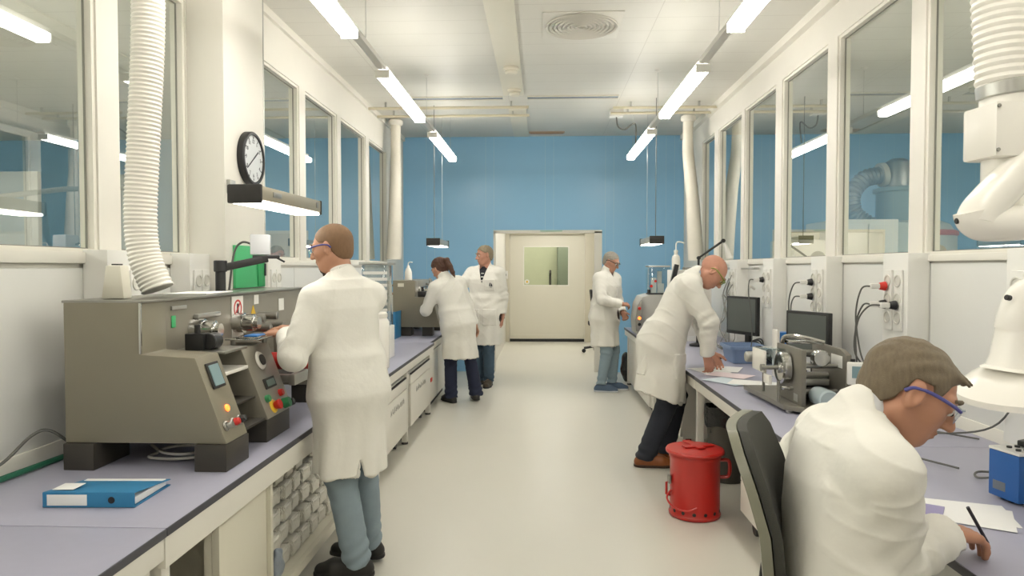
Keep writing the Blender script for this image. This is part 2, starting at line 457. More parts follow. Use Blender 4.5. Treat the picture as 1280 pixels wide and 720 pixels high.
# unseen lamp panels added to brighten the passage and the store
for (x, y, z, nm, cat) in ((.2, 11.4, 2.69, 'passage, nearer the opening', 'passage'), (.2, 13.2, 2.69, 'passage, nearer the door', 'passage'), (-.6, 15.3, 2.79, 'room behind the door, on the left', 'store'), (.5, 15.2, 2.79, 'room behind the door, on the right', 'store')):
    t = thing('added_light_panel', 'added unseen square lamp on the ceiling of the %s' % nm, 'ceiling lamp', (x, y, z))
    bm = BM(); box(bm, x - .3, x + .3, y - .3, y + .3, z - .03, z, .003); obj('housing', bm, m_white, t)
    bm = BM(); box(bm, x - .27, x + .27, y - .27, y + .27, z - .034, z - .031); obj('diffuser', bm, m_lamp, t)

# round air diffuser in its square tile
t = thing('air_diffuser', 'round slotted air diffuser in a square ceiling tile', 'air vent', (.31, 5.55, ZC))
bm = BM(); box(bm, .005, .615, 5.25, 5.855, ZC - .008, ZC - .001, .002); obj('tile', bm, M('ceiling_tile', '#d6d4cb', .5, var=.01), t)
bm = BM()
for k in range(8):
    r = .285 - k * .034
    lathe(bm, [(r, -.013), (r - .004, -.024), (r - .02, -.018), (r - .02, -.013)], (.31, 5.55, ZC), seg=40, cap0=False, cap1=False)
obj('ring_louvre', bm, M('diffuser_grey', '#c6c3b9', .5), t)
# centre strip with two smoke detectors
t = thing('ceiling_channel', 'flat pale cover strip running along the middle of the ceiling', 'cable channel', (-.33, 4, ZC))
bm = BM(); box(bm, -.42, -.20, -3., 7.70, ZC - .018, ZC - .001, .004); obj('cover', bm, m_cream, t)
bm = BM(); box(bm, -.40, -.19, 8.32, 10.1, ZC - .018, ZC - .001, .004); obj('cover', bm, m_cream, t)
for y, nm in ((6.62, 'nearer of the two smoke detectors on the middle ceiling strip'), (7.45, 'farther of the two smoke detectors on the middle ceiling strip')):
    t = thing('smoke_detector', nm, 'smoke detector', (-.29, y, ZC - .019), 'smoke detectors')
    bm = BM(); lathe(bm, [(.075, 0), (.075, -.02), (.06, -.028)], (-.29, y, ZC - .019)); obj('base', bm, m_cream, t)
    bm = BM(); lathe(bm, [(.055, -.029), (.062, -.045), (.05, -.062), (.02, -.066)], (-.29, y, ZC - .019)); obj('sensor_head', bm, m_cream, t)
# dark slots, cross pipes, small vent
m_slot = M('dark_slot', '#7d8790', .7)
for x0, x1, nm in ((-1.6, -.44, 'left'), (-.16, .85, 'right')):
    t = thing('ceiling_slot_vent', 'long dark slot vent across the ceiling, %s of the middle strip' % nm, 'air vent', ((x0 + x1) / 2, 7.85, ZC), 'slot vents')
    bm = BM(); box(bm, x0, x1, 7.80, 7.90, ZC - .006, ZC - .001); obj('slot', bm, m_slot, t)
    bm = BM()
    for a, b in ((7.775, 7.798), (7.902, 7.925)): box(bm, x0, x1, a, b, ZC - .012, ZC - .001, .002)
    obj('edge_strip', bm, m_cream, t)
m_pipe = M('beige_pipe', '#cfc7ae', .45)
for (y, x0, x1, nm) in ((8.02, -2.0, -.15, 'nearer beige pipe across the ceiling on the left'), (8.45, -2.0, -.15, 'farther beige pipe across the ceiling on the left'),
                        (8.10, .82, 2.0, 'nearer beige pipe across the ceiling on the right'), (8.38, .82, 2.0, 'farther beige pipe across the ceiling on the right')):
    t = thing('ceiling_pipe', nm, 'pipe', ((x0 + x1) / 2, y, 3.34), 'beige ceiling pipes')
    bm = BM(); cyl(bm, (x0, y, 3.36), (x1, y, 3.36), .016, seg=12); obj('pipe', bm, m_pipe, t)
    for x in (x0 + .2, x1 - .2):
        bm = BM(); box(bm, x - .01, x + .01, y - .01, y + .01, 3.37, ZC); obj('bracket', bm, m_alu, t)
t = thing('ceiling_grille', 'narrow tan air grille in the ceiling close to the blue wall', 'air vent', (.07, 9.85, ZC))
bm = BM(); box(bm, -.18, .32, 9.80, 9.92, ZC - .014, ZC - .001, .002); obj('frame', bm, M('tan_grille', '#b39b84', .5), t)
bm = BM()
for k in range(5): box(bm, -.16, .30, 9.815 + k * .02, 9.823 + k * .02, ZC - .02, ZC - .0145)
obj('slats', bm, M('tan_grille_slat', '#a58d77', .5), t)
# junction box with a cable drop near the right lamp row
t = thing('junction_box', 'white ceiling junction box with a hanging cable near the right strip lights', 'junction box', (.90, 8.5, ZC))
bm = BM(); box(bm, .82, .98, 8.45, 8.58, ZC - .09, ZC - .001, .008); obj('housing', bm, m_white, t)
bm = BM(); tube(bm, [(.9, 8.5, ZC - .09), (.92, 8.5, ZC - .2), (1.0, 8.5, ZC - .24), (1.12, 8.46, ZC - .18), (1.12, 8.42, ZL + .08)], .009); obj('cable', bm, m_cable, t)

# ducts hanging in the far corners
def corner_duct(label, pts, x, y):
    t = thing('extraction_duct', label, 'duct', (x, y, 2.5), 'corner ducts')
    bm = BM(); P = pts
    tube(bm, P, .08, 24, rfun=lambda a: .062 + .055 * min(1, max(0, (a - .2) / 2.4))); obj('flexible_duct', bm, M('white_duct_fabric_' + label[:5].strip(), '#e6e1d4', .6, bump=.1, bscale=30), t)
    bm = BM(); lathe(bm, [(.075, 0), (.09, .02), (.09, .06), (.07, .08)], (P[0][0], P[0][1], P[0][2] - .06)); obj('collar', bm, m_frame, t)
corner_duct('pale duct hanging from the ceiling in the far left corner', [(-1.87, 8.9, 3.40), (-1.87, 8.9, 2.9), (-1.885, 8.9, 2.2), (-1.90, 8.9, 1.63)], -1.87, 8.9)
corner_duct('white duct hanging from the ceiling in the far right corner', [(1.80, 8.7, 3.38), (1.80, 8.7, 2.95), (1.86, 8.72, 2.4), (1.915, 8.75, 1.62)], 1.8, 8.7)

# behind the right-hand glass: extraction drum with hose, pale block
t = thing('pale_cabinet', 'cream block-like cabinet behind the third right-hand window', 'cabinet', (3.2, 7.4, 0))
bm = BM(); box(bm, 2.90, 3.50, 7.0, 7.8, 0, 2.0, .01); obj('carcass', bm, m_cream, t)
bm = BM(); box(bm, 3.505, 3.85, 7.1, 7.8, 0, 1.98, .01); obj('grey_side_unit', bm, M('pale_grey_green', '#b6bdb2', .5), t)
bm = BM(); box(bm, 2.92, 3.19, 6.985, 6.998, .1, 1.95, .003); obj('door', bm, m_cream, t)
bm = BM(); box(bm, 3.21, 3.48, 6.985, 6.998, .1, 1.95, .003); obj('door', bm, m_cream, t)
t = thing('extraction_drum', 'grey drum with a ribbed hose on top behind the right-hand window', 'machine', (4.3, 8.5, 0))
DX, DY = 4.28, 8.4
bm = BM(); lathe(bm, [(.52, 0), (.52, 1.90), (.45, 2.02), (.36, 2.06)], (DX, DY, 0), seg=40); obj('tank', bm, M('grey_tank', '#b9beb8', .4), t)
bm = BM(); lathe(bm, [(.515, 1.88), (.535, 1.90), (.535, 1.93), (.51, 1.95)], (DX, DY, 0), seg=40); obj('red_band', bm, M('dull_red_band', '#b8614f', .5), t)
bm = BM(); lathe(bm, [(.30, 2.06), (.30, 2.40), (.335, 2.41), (.335, 2.45), (.30, 2.46)], (DX - .02, DY, 0), seg=36); obj('filter_drum', bm, M('blue_grey_drum', '#9fb3b5', .35), t)
bm = BM(); lathe(bm, [(.15, 2.46), (.16, 2.66), (.14, 2.76), (.07, 2.80)], (DX - .10, DY, 0), seg=24); obj('motor', bm, m_steel, t)
bm = BM(); cyl(bm, (DX - .25, DY, 2.62), (DX - .31, DY, 2.61), .14, seg=24); obj('flange', bm, m_cream, t)
bm = BM(); hose(bm, [(DX - .31, DY, 2.61), (DX - .50, DY - .02, 2.56), (DX - .64, DY - .04, 2.38), (DX - .62, DY - .06, 2.16), (DX - .46, DY - .10, 2.02)], .095, .045, .009); obj('hose', bm, m_steel, t)
t = thing('shelf_box', 'olive-lidded cream cabinet behind the right-hand window near the bald man', 'box', (2.6, 7.2, 0))
bm = BM(); box(bm, 2.42, 2.87, 7.0, 7.5, 0, 1.80, .01); obj('cabinet', bm, m_cream, t)
bm = BM(); box(bm, 2.44, 2.75, 7.02, 7.4, 1.801, 1.88, .004); obj('lid', bm, M('olive_lid', '#8d8b62', .5), t)
# behind the left-hand glass: pale hanging strips
for i, (x, y, w, h) in enumerate(((-5.9, 7.6, .55, 2.6), (-5.0, 7.9, .5, 2.6), (-7.7, 7.0, .5, 2.5))):
    t = thing('hanging_strip', 'pale grey tall panel standing behind the left glass, %s' % ['in the middle', 'nearest the mullion', 'farthest left'][i], 'panel', (x, y, 0), 'panels behind the left glass')
    bm = BM(); box(bm, x - w / 2, x + w / 2, y - .03, y + .03, .1, h, .01); obj('panel', bm, M('pale_grey_panel_%d' % i, '#b9bfc0', .5), t)
    bm = BM(); box(bm, x - w / 2, x + w / 2, y - .2, y + .2, 0, .1, .01); obj('foot', bm, m_alu, t)
# ================================================================== LEFT BENCH
def bench_top(name, label, x0, x1, y0, y1, legs, frontx, apron=.07):
    """lilac worktop with dark edge, white steel frame"""
    t = thing(name, label, 'bench', ((x0 + x1) / 2, (y0 + y1) / 2, 0), 'lab benches')
    bm = BM(); box(bm, x0, x1, y0, y1, .716, .74, .002); obj('worktop', bm, m_top, t)
    s = 1 if frontx == x1 else -1
    bm = BM(); xa, xb = sorted((frontx - s * .002, frontx + s * .004)); box(bm, xa, xb, y0, y1, .714, .7385, .001); obj('front_edge', bm, m_edge, t)
    bm = BM()
    xa, xb = sorted((frontx - s * .03, frontx - s * .004)); box(bm, xa, xb, y0 + .002, y1 - .002, .714 - apron, .714, .003)
    xa, xb = sorted((frontx - s * .9, frontx - s * .03)); box(bm, xa, xb, y0 + .002, y0 + .04, .64, .714); box(bm, xa, xb, y1 - .04, y1 - .002, .64, .714)
    obj('frame_rail', bm, m_cabinet, t)
    for y in legs:
        for xx in (frontx - s * .055, frontx - s * .86):
            bm = BM(); box(bm, xx - .025, xx + .025, y - .025, y + .025, .018, .714 - apron, .004); lg = obj('leg', bm, m_cabinet, t)
            bm = BM(); cyl(bm, (xx, y, 0), (xx, y, .018), .028, seg=14); obj('levelling_foot', bm, m_dark, lg)
    return t
bench_top('lab_bench', 'lilac-topped bench section nearest the camera on the left, in front of the blue binder', XL + .02, -1.125, .2, 2.018, (.5, 1.96), -1.125)
bench_top('lab_bench', 'lilac-topped left bench carrying the grey roll mill', XL + .02, -1.125, 2.022, 4.78, (2.07, 4.70), -1.125, .10)
bench_top('lab_bench', 'lilac-topped left bench above the two white rolling cabinets', XL + .02, -1.125, 4.784, 7.22, (4.86, 5.93, 7.15), -1.125)
bench_top('lab_bench', 'lilac-topped left bench at the far end where the woman stands', XL + .02, -1.17, 7.224, 9.6, (9.5,), -1.17)
bm = BM(); box(bm, XL - .0, XL + .018, .2, 3.92, .70, .80, .003); box(bm, XL, XL + .018, 4.51, 9.6, .70, .80, .003); struct('trim_9', bm, m_frame)

# closed cream panel and open shelf with wrapped blocks under the mill bench
t = thing('open_shelf_cabinet', 'cream open-fronted cabinet under the left bench holding silver blocks', 'cabinet', (-1.5, 3.6, 0))
bm = BM(); box(bm, -1.98, -1.155, 2.90, 2.925, .05, .61, .002); obj('side_panel', bm, m_cream, t)
bm = BM(); box(bm, -1.98, -1.155, 4.60, 4.63, .05, .61, .002); obj('side_panel', bm, m_cream, t)
bm = BM(); box(bm, -1.98, -1.16, 2.926, 4.599, .09, .125, .002); box(bm, -1.158, -1.130, 2.926, 4.599, .085, .13, .003); obj('shelf_board', bm, m_cream, t)
bm = BM(); box(bm, -1.98, -1.955, 2.926, 4.599, .126, .61); obj('back_panel', bm, m_cream, t)
bm = BM(); box(bm, -1.90, -1.20, 3.0, 4.5, .0, .049); obj('plinth', bm, m_dark, t)
t = thing('closing_panel', 'plain cream panel under the left bench beside the silver blocks', 'panel', (-1.2, 2.65, 0))
bm = BM(); box(bm, -1.20, -1.172, 2.46, 2.895, .02, .608, .002); obj('panel', bm, m_cream, t)
bm = BM(); box(bm, -1.23, -1.201, 2.46, 2.49, .0, .608, .002); obj('upright', bm, m_cream, t)
# pipes in the bay beside it
t = thing('valve_manifold', 'grey pipe valves in the open bay under the left bench', 'pipes', (-1.45, 2.3, .2))
bm = BM(); cyl(bm, (-1.45, 2.15, .0), (-1.45, 2.15, .50), .022); cyl(bm, (-1.45, 2.27, .0), (-1.45, 2.27, .45), .022); cyl(bm, (-1.45, 2.1, .42), (-1.45, 2.4, .42), .018); obj('pipe', bm, m_steel, t)
for y in (2.16, 2.30):
    bm = BM(); box(bm, -1.44, -1.36, y - .03, y + .03, .38, .46, .006); obj('valve_body', bm, m_alu, t)
    bm = BM(); cyl(bm, (-1.36, y, .42), (-1.315, y, .42), .028, seg=14, bev=.004); obj('valve_knob', bm, m_cream, t)
bm = BM(); tube(bm, [(-1.36, 2.3, .38), (-1.33, 2.36, .30), (-1.36, 2.38, .2), (-1.4, 2.33, .12)], .01); obj('hose', bm, m_cable, t)

m_foil = M('crumpled_silver_wrap', '#d8d5ca', .45, metal=.1, bump=.5, bscale=28, var=.1)
def wrapped_block():
    bm = BM(); box(bm, -.13, .0, -.061, .061, 0, .0785, .016)
    r = random.Random(3)
    bmesh.ops.subdivide_edges(bm, edges=bm.edges[:], cuts=2, use_grid_fill=True)
    for v in bm.verts: v.co += Vector((r.uniform(-1, 1), r.uniform(-1, 1), r.uniform(-1, 1))) * .004
    return bm
base = None
rr = random.Random(11)
for row in range(5):
    n = 8
    for k in range(n):
        y = 3.04 + k * .138 + (row % 2) * .06
        if row == 4 and k in (0, 5): continue
        loc = (-1.185 - row * .022 - rr.uniform(0, .02), y, .1315 + row * .0835)
        if base is None:
            base = obj('wrapped_block', wrapped_block(), m_foil); base.location = loc
            tag(base, 'silver wrapped block in the pile under the left bench', 'block', 'silver wrapped blocks')
        else:
            c = base.copy(); COL.objects.link(c); c.location = loc; c.rotation_euler.z = rr.uniform(-.06, .06)
t = thing('plastic_bag', 'crumpled grey-blue plastic sheet at the near end of the silver blocks', 'bag', (-1.15, 3.0, .13))
bm = BM(); bmesh.ops.create_icosphere(bm, subdivisions=4, radius=1, matrix=Matrix.Translation((-1.165, 2.998, .212)) @ Matrix.Diagonal((.022, .045, .072, 1)))
for v in bm.verts:
    q = v.co * 60; v.co += Vector((math.sin(q.y * 1.3 + q.z), math.sin(q.z * 1.7), math.sin(q.y * 1.1 - q.z * .7))) * .004
obj('sheet', bm, M('grey_blue_plastic', '#8d97a3', .35, bump=.4, bscale=30), t)

# rolling cabinets
m_seamgap = M('shadow_gap', '#6d6a62', .6)
def rolling_cabinet(label, y0, y1):
    t = thing('rolling_cabinet', label, 'cabinet', (-1.4, (y0 + y1) / 2, 0), 'white rolling cabinets under the left bench')
    bm = BM(); box(bm, -1.75, -1.16, y0, y1, .12, .60, .004); obj('carcass', bm, m_cabinet, t)
    bm = BM(); box(bm, -1.159, -1.138, y0 + .005, y1 - .005, .135, .50, .004); obj('door', bm, m_cabinet, t)
    bm = BM(); box(bm, -1.159, -1.138, y0 + .005, y1 - .005, .507, .585, .004); dr = obj('drawer', bm, m_cabinet, t)
    bm = BM(); box(bm, -1.150, -1.136, y0 + .02, y1 - .02, .588, .60, .002); obj('grip_recess', bm, m_dark, dr)
    # felt-pen writing across the door
    bm = BM(); r = random.Random(int(y0 * 10)); ym = y0 + .26; z = .41
    for k in range(9):
        yy = ym + k * .058
        P = [(-1.1375, yy, z + r.uniform(-.02, .0)), (-1.1375, yy + .012, z + r.uniform(.015, .045)), (-1.1375, yy + .028, z - .015), (-1.1375, yy + .04, z + r.uniform(0, .03))]
        tube(bm, P, .0017, 5, 3)
    obj('handwriting', bm, m_ink, t)
    for xx in (-1.68, -1.23):
        for yy in (y0 + .07, y1 - .07):
            bm = BM(); cyl(bm, (xx - .014, yy, .045), (xx + .014, yy, .045), .045, seg=16, bev=.005); w = obj('caster', bm, m_black, t)
            bm = BM(); box(bm, xx - .02, xx + .02, yy - .02, yy + .03, .085, .119, .004); obj('caster_fork', bm, m_dark, w)
rolling_cabinet('white rolling cabinet with grey handwriting under the left bench, nearer of the pair', 4.93, 5.82)
rolling_cabinet('white rolling cabinet with grey handwriting under the left bench, farther of the pair', 6.0, 7.04)
t = thing('side_cabinet', 'white low cabinet with a small red mark beside the woman', 'cabinet', (-1.5, 7.9, 0))
bm = BM(); box(bm, -1.9, -1.205, 7.26, 8.6, .06, .63, .004); obj('carcass', bm, m_cabinet, t)
bm = BM(); box(bm, -1.204, -1.188, 7.27, 7.92, .08, .62, .003); obj('door', bm, m_cabinet, t)
bm = BM(); box(bm, -1.204, -1.188, 7.93, 8.59, .08, .62, .003); obj('door', bm, m_cabinet, t)
bm = BM(); box(bm, -1.187, -1.178, 7.36, 7.46, .30, .34, .003); obj('red_mark', bm, m_redplastic, t)
bm = BM(); box(bm, -1.88, -1.23, 7.28, 8.58, 0, .059); obj('plinth', bm, m_dark, t)

# ------------------------------------------------------------------ sockets boxes along the left wall
def socket_duct(label, side, y0, y1, z0=.80, plugs=(), up=1.60):
    x = XL if side < 0 else XR; s = -side
    t = thing('socket_box', label, 'socket box', (x, y0, z0), 'wall socket boxes')
    xa, xb = sorted((x + s * .013, x + s * .125)); bm = BM(); box(bm, xa, xb, y0, y1, z0, up, .004); obj('housing', bm, m_white, t)
    xf = x + s * .126
    for k, yy in enumerate((y0 + (y1 - y0) * .3, y0 + (y1 - y0) * .7)):
        bm = BM(); xa, xb = sorted((xf, xf + s * .012)); box(bm, xa, xb, yy - .04, yy + .04, up - .42, up - .09, .006); pl = obj('socket_plate', bm, m_white, t)
        for j in range(3):
            bm = BM(); zz = up - .15 - j * .1; lathe(bm, [(.034, 0), (.034, .005), (.030, .006), (.027, .0055), (.025, .001)], (xf + s * .0121, yy, zz), (s, 0, 0), 20); obj('socket', bm, M('socket_insert', '#d6d4cb', .5) if 'socket_insert' not in bpy.data.materials else bpy.data.materials['socket_insert'], pl)
    return t
socket_duct('white socket box on the left wall above the near end of the roll mill', -1, 2.98, 3.26)
socket_duct('white socket box on the left wall beside the column', -1, 3.70, 3.925)
socket_duct('white socket box on the left wall just past the column, at the black monitor', -1, 4.78, 5.02)
t = thing('power_plug', 'black plug in the socket box past the left column', 'plug', (-1.89, 4.84, 1.4), 'power plugs')
bm = BM(); cyl(bm, (-1.884, 4.85, 1.35), (-1.84, 4.85, 1.35), .03, .022, 16, .004); obj('plug_body', bm, m_black, t)
bm = BM(); tube(bm, [(-1.842, 4.85, 1.35), (-1.80, 4.87, 1.33), (-1.79, 4.92, 1.1), (-1.8, 4.95, .9), (-1.82, 5.0, .745)], .006); obj('cable', bm, m_cable, t)

# ------------------------------------------------------------------ the big roll mill
t = mill = thing('roll_mill', 'long grey roll mill on black feet filling the left bench', 'machine', (-1.5, 2.6, .74))
prof = [(-1.84, .845), (-1.84, 1.387), (-1.54, 1.387), (-1.54, 1.187), (-1.325, 1.175), (-1.205, .845)]
bm = BM(); prism(bm, prof, 2.60, 2.79, 'xz', .004); h1 = obj('end_housing', bm, m_mill, t)
bm = BM(); prism(bm, [(-1.55, .845), (-1.55, 1.172), (-1.335, 1.163), (-1.215, .845)], 3.03, 3.33, 'xz', .004); h2 = obj('control_pedestal', bm, m_mill2, t)
bm = BM(); box(bm, -1.838, -1.545, 2.792, 4.50, .845, 1.384, .004); h3 = obj('rear_housing', bm, m_mill2, t)
bm = BM(); box(bm, -1.85, -1.53, 2.603, 4.50, 1.385, 1.395, .003); obj('top_cover', bm, m_steel, t)
bm = BM(); prism(bm, [(-1.55, .845), (-1.55, 1.12), (-1.42, 1.11), (-1.30, .845)], 3.95, 4.2, 'xz', .004); obj('far_pedestal', bm, m_mill2, t)
bm = BM(); box(bm, -1.541, -1.534, 2.595, 2.605, 1.19, 1.386, .001); obj('bright_edge', bm, m_chrome, h1)
for (x0, x1, y0, y1) in ((-1.84, -1.72, 2.585, 2.82), (-1.325, -1.20, 2.585, 2.79), (-1.36, -1.225, 3.04, 3.32), (-1.84, -1.72, 4.2, 4.45), (-1.45, -1.32, 3.96, 4.19)):
    bm = BM(); box(bm, x0, x1, y0, y1, .7405, .844, .003); obj('foot_block', bm, m_foot, t)
# tray and shelf between housings
bm = BM(); box(bm, -1.54, -1.30, 2.795, 3.025, 1.075, 1.090, .003); obj('white_tray', bm, m_whitegloss, t)
bm = BM(); box(bm, -1.54, -1.27, 2.795, 3.025, .945, .953); box(bm, -1.54, -1.225, 2.795, 3.025, .846, .856); obj('inner_shelf', bm, m_foot, t)
# slanted-front instruments (front plane runs from (-1.325,1.175) to (-1.205,.845))
def on_front(y, z, off=.0, x0=-1.325, z0=1.175):
    n = Vector((.33, 0, .12)).normalized(); p = Vector((x0 + (z0 - z) * .12 / .33, y, z)); return p + n * off, n
def panel_box(bm, y, z, w, h, d, x0=-1.325, z0=1.175, bev=.003):
    p, n = on_front(y, z, d / 2 + .001, x0, z0)
    obox(bm, p, (d, w, h), ry=-math.atan2(.12, .33), bev=bev)
def knob(bm, y, z, r, d, x0=-1.325, z0=1.175):
    p, n = on_front(y, z, .001, x0, z0); cyl(bm, p, p + n * d, r, r * .9, 18, .002)
bm = BM(); panel_box(bm, 2.695, 1.095, .10, .105, .008); g = obj('gauge_window', bm, m_dark, h1)
bm = BM(); p, n = on_front(2.695, 1.095, .0105); obox(bm, p, (.003, .078, .085), ry=-math.atan2(.12, .33)); obj('gauge_face', bm, m_lcd, g)
bm = BM(); knob(bm, 2.695, .965, .015, .008); pil = obj('pilot_lamp', bm, m_orange, h1); pil['label'] = 'glowing orange pilot lamp'
for y, mt in ((2.64, m_steel), (2.70, m_redplastic), (2.755, m_black)):
    bm = BM(); knob(bm, y, .905, .021, .010); kb = obj('knob_ring', bm, m_steel, h1)
    bm = BM(); p, n = on_front(y, .905, .0115); cyl(bm, p, p + n * .02, .016, .013, 16, .002); obj('knob', bm, mt, kb)
P2 = dict(x0=-1.335, z0=1.163)
bm = BM(); knob(bm, 3.17, 1.09, .045, .01, **P2); dial = obj('dial', bm, m_whitegloss, h2)
bm = BM(); p, n = on_front(3.17, 1.09, .0115, **P2); cyl(bm, p, p + n * .006, .026, seg=20); obj('dial_hub', bm, m_dark, dial)
bm = BM(); panel_box(bm, 3.18, .985, .12, .05, .008, **P2); d2 = obj('display', bm, m_dark, h2)
bm = BM(); p, n = on_front(3.18, .985, .0105, **P2); obox(bm, p, (.002, .09, .03), ry=-math.atan2(.12, .33)); obj('display_glass', bm, M('dull_green_lcd', '#55655a', .3), d2)
for y, z, mt, r in ((3.09, .925, m_greenbtn, .018), (3.25, .925, m_redplastic, .018)):
    bm = BM(); knob(bm, y, z, r, .02, **P2); obj('push_button', bm, mt, h2)
bm = BM(); knob(bm, 3.13, .885, .034, .010, **P2); es = obj('emergency_stop', bm, m_yellow, h2)
bm = BM(); p, n = on_front(3.13, .885, .0115, **P2); cyl(bm, p, p + n * .03, .018, .024, 18, .003); obj('stop_button', bm, m_redplastic, es)
bm = BM(); knob(bm, 3.25, .875, .026, .035, **P2); obj('selector_knob', bm, m_greenbtn, h2)
bm = BM(); knob(bm, 3.31, .865, .018, .03, **P2); obj('selector_knob', bm, m_black, h2)
# rolls and shafts
for y in (3.02, 3.44):
    bm = BM(); lathe(bm, [(.05, 0), (.05, .05), (.042, .052), (.042, .10), (.03, .102), (.03, .125)], (-1.544, y, 1.245), (1, 0, 0), 28); obj('steel_roll', bm, m_chrome, t)
bm = BM(); box(bm, -1.543, -1.535, 2.83, 2.95, 1.345, 1.36, .002); obj('pull_handle', bm, m_alu, h3)
bm = BM(); box(bm, -1.543, -1.52, 3.02, 3.24, 1.295, 1.315, .006); obj('grip_bar', bm, m_alu, h3)
bm = BM(); box(bm, -1.49, -1.41, 2.84, 2.90, 1.175, 1.245, .004); cyl(bm, (-1.45, 2.87, 1.245), (-1.45, 2.87, 1.28), .012, seg=12); obj('clamp_block', bm, m_black, t)
bm = BM(); cyl(bm, (-1.40, 2.86, 1.21), (-1.40, 2.93, 1.21), .035, seg=20, bev=.004); obj('clamp_knob', bm, m_black, t)
bm = BM(); box(bm, -1.541, -1.30, 2.80, 3.02, 1.165, 1.176, .003); obj('bed_plate', bm, m_steel, t)
bm = BM(); box(bm, -1.44, -1.29, 3.10, 3.30, 1.19, 1.196, .002); obox(bm, (-1.36, 3.2, 1.20), (.10, .14, .008), .15, bev=.002); s_ = obj('sample_plate', bm, m_chrome, t)
bm = BM(); box(bm, -1.36, -1.30, 3.12, 3.22, 1.205, 1.212, .002); obj('blue_glint', bm, m_cup, s_)  # glint on the sample tray, put in as blue colour
bm = BM(); cyl(bm, (-1.42, 3.14, 1.165), (-1.42, 3.14, 1.189), .012, seg=10); obj('plate_support', bm, m_steel, s_)
bm = BM(); cyl(bm, (-1.32, 3.26, 1.165), (-1.32, 3.26, 1.189), .012, seg=10); obj('plate_support', bm, m_steel, s_)
bm = BM(); cyl(bm, (-1.545, 3.52, 1.04), (-1.20, 3.56, 1.04), .045, seg=24, bev=.006); rl = obj('red_roll', bm, m_redplastic, t); rl['label'] = 'red rubber roll'
bm = BM(); box(bm, -1.545, -1.24, 3.42, 3.46, .945, .985, .004); box(bm, -1.545, -1.24, 3.80, 3.84, .945, .985, .004); box(bm, -1.26, -1.225, 3.40, 3.86, .935, .99, .006); obj('conveyor_rail', bm, m_alu, t)
bm = BM(); box(bm, -1.54, -1.262, 3.461, 3.799, .955, .968); obj('conveyor_belt', bm, m_dark, t)
bm = BM()
for k in range(4): cyl(bm, (-1.543, 3.56 + k * .09, 1.26 - (k % 2) * .06), (-1.44, 3.56 + k * .09, 1.26 - (k % 2) * .06), .022, seg=14, bev=.003)
obj('steel_fitting', bm, m_steel, t)
# labels on the rear housing
bm = BM(); box(bm, -1.544, -1.5405, 3.40, 3.53, 1.17, 1.378, .001); sg = obj('sign', bm, m_white, t)
bm = BM(); lathe(bm, [(.045, 0), (.045, .0012), (.036, .0012), (.036, 0)], (-1.5402, 3.465, 1.315), (1, 0, 0), 28, False, False); obox(bm, (-1.5396, 3.465, 1.315), (.001, .09, .009), rx=PI / 4); obj('prohibition_ring', bm, m_redplastic, sg)
bm = BM(); box(bm, -1.540, -1.5392, 3.455, 3.475, 1.29, 1.34); obj('pictogram', bm, m_inkd, sg)
bm = BM(); prism(bm, [(3.62, 1.255), (3.70, 1.255), (3.66, 1.32)], -1.5435, -1.541, 'yz'); lb = obj('warning_triangle', bm, m_yellow, t)
bm = BM(); box(bm, -1.5435, -1.541, 3.67, 3.73, 1.325, 1.375, .001); obj('label_plate', bm, m_white, t)
bm = BM(); box(bm, -1.5435, -1.541, 4.02, 4.10, 1.27, 1.34, .001); obj('label_plate', bm, m_white, t)
bm = BM(); box(bm, -1.5435, -1.5395, 2.835, 2.865, 1.27, 1.32, .001); gl_ = obj('approval_sticker', bm, m_green, t); gl_['label'] = 'small green and white sticker'
# loose coil of cable beneath the machine
t = thing('cable_coil', 'grey cable looped on the bench beneath the roll mill', 'cable', (-1.5, 2.75, .74))
P = [(-1.70, 2.95, .747)] + [(-1.5 + .13 * math.cos(a) + .01 * i, 2.80 + .09 * math.sin(a), .747 + .004 * i) for i, a in enumerate([2.6, 3.8, 5.0, 6.2, 7.4, 8.6, 9.8, 11.0])] + [(-1.35, 2.95, .747)]
bm = BM(); tube(bm, P, .006); obj('cable', bm, m_cablew, t)
t = thing('green_hose', 'dark green hose lying along the back of the left bench', 'hose', (-1.95, 2.5, .75))
bm = BM(); tube(bm, [(-1.99, 1.7, .753), (-1.97, 2.2, .753), (-1.95, 2.6, .753), (-1.93, 3.0, .753), (-1.93, 3.5, .753)], .012); obj('hose', bm, m_cableg, t)
t = thing('grey_cable', 'thin grey cable arching beside the roll mill at the left wall', 'cable', (-1.95, 2.4, .75))
bm = BM(); tube(bm, [(-2.0, 1.8, .778), (-1.99, 2.2, .785), (-1.97, 2.42, .80), (-1.94, 2.55, .88), (-1.90, 2.6, .89), (-1.86, 2.70, .80), (-1.87, 2.85, .748)], .006); obj('cable', bm, m_cable, t)

# on top of the mill
t = thing('plastic_nozzle', 'cream flat nozzle standing on the near end of the roll mill', 'nozzle', (-1.70, 2.75, 1.395))
bm = BM(); prism(bm, [(-1.755, 1.396), (-1.66, 1.396), (-1.675, 1.53), (-1.735, 1.53)], 2.70, 2.76, 'xz', .008); obj('body', bm, m_cream, t)
bm = BM(); box(bm, -1.72, -1.69, 2.715, 2.745, 1.531, 1.537, .002); obj('opening', bm, m_dark, t)
t = thing('white_sheets', 'white paper stack lying on top of the roll mill', 'paper', (-1.68, 3.4, 1.395))
bm = BM(); obox(bm, (-1.68, 3.35, 1.3985), (.20, .36, .005), .1); obj('sheet', bm, m_paper, t)
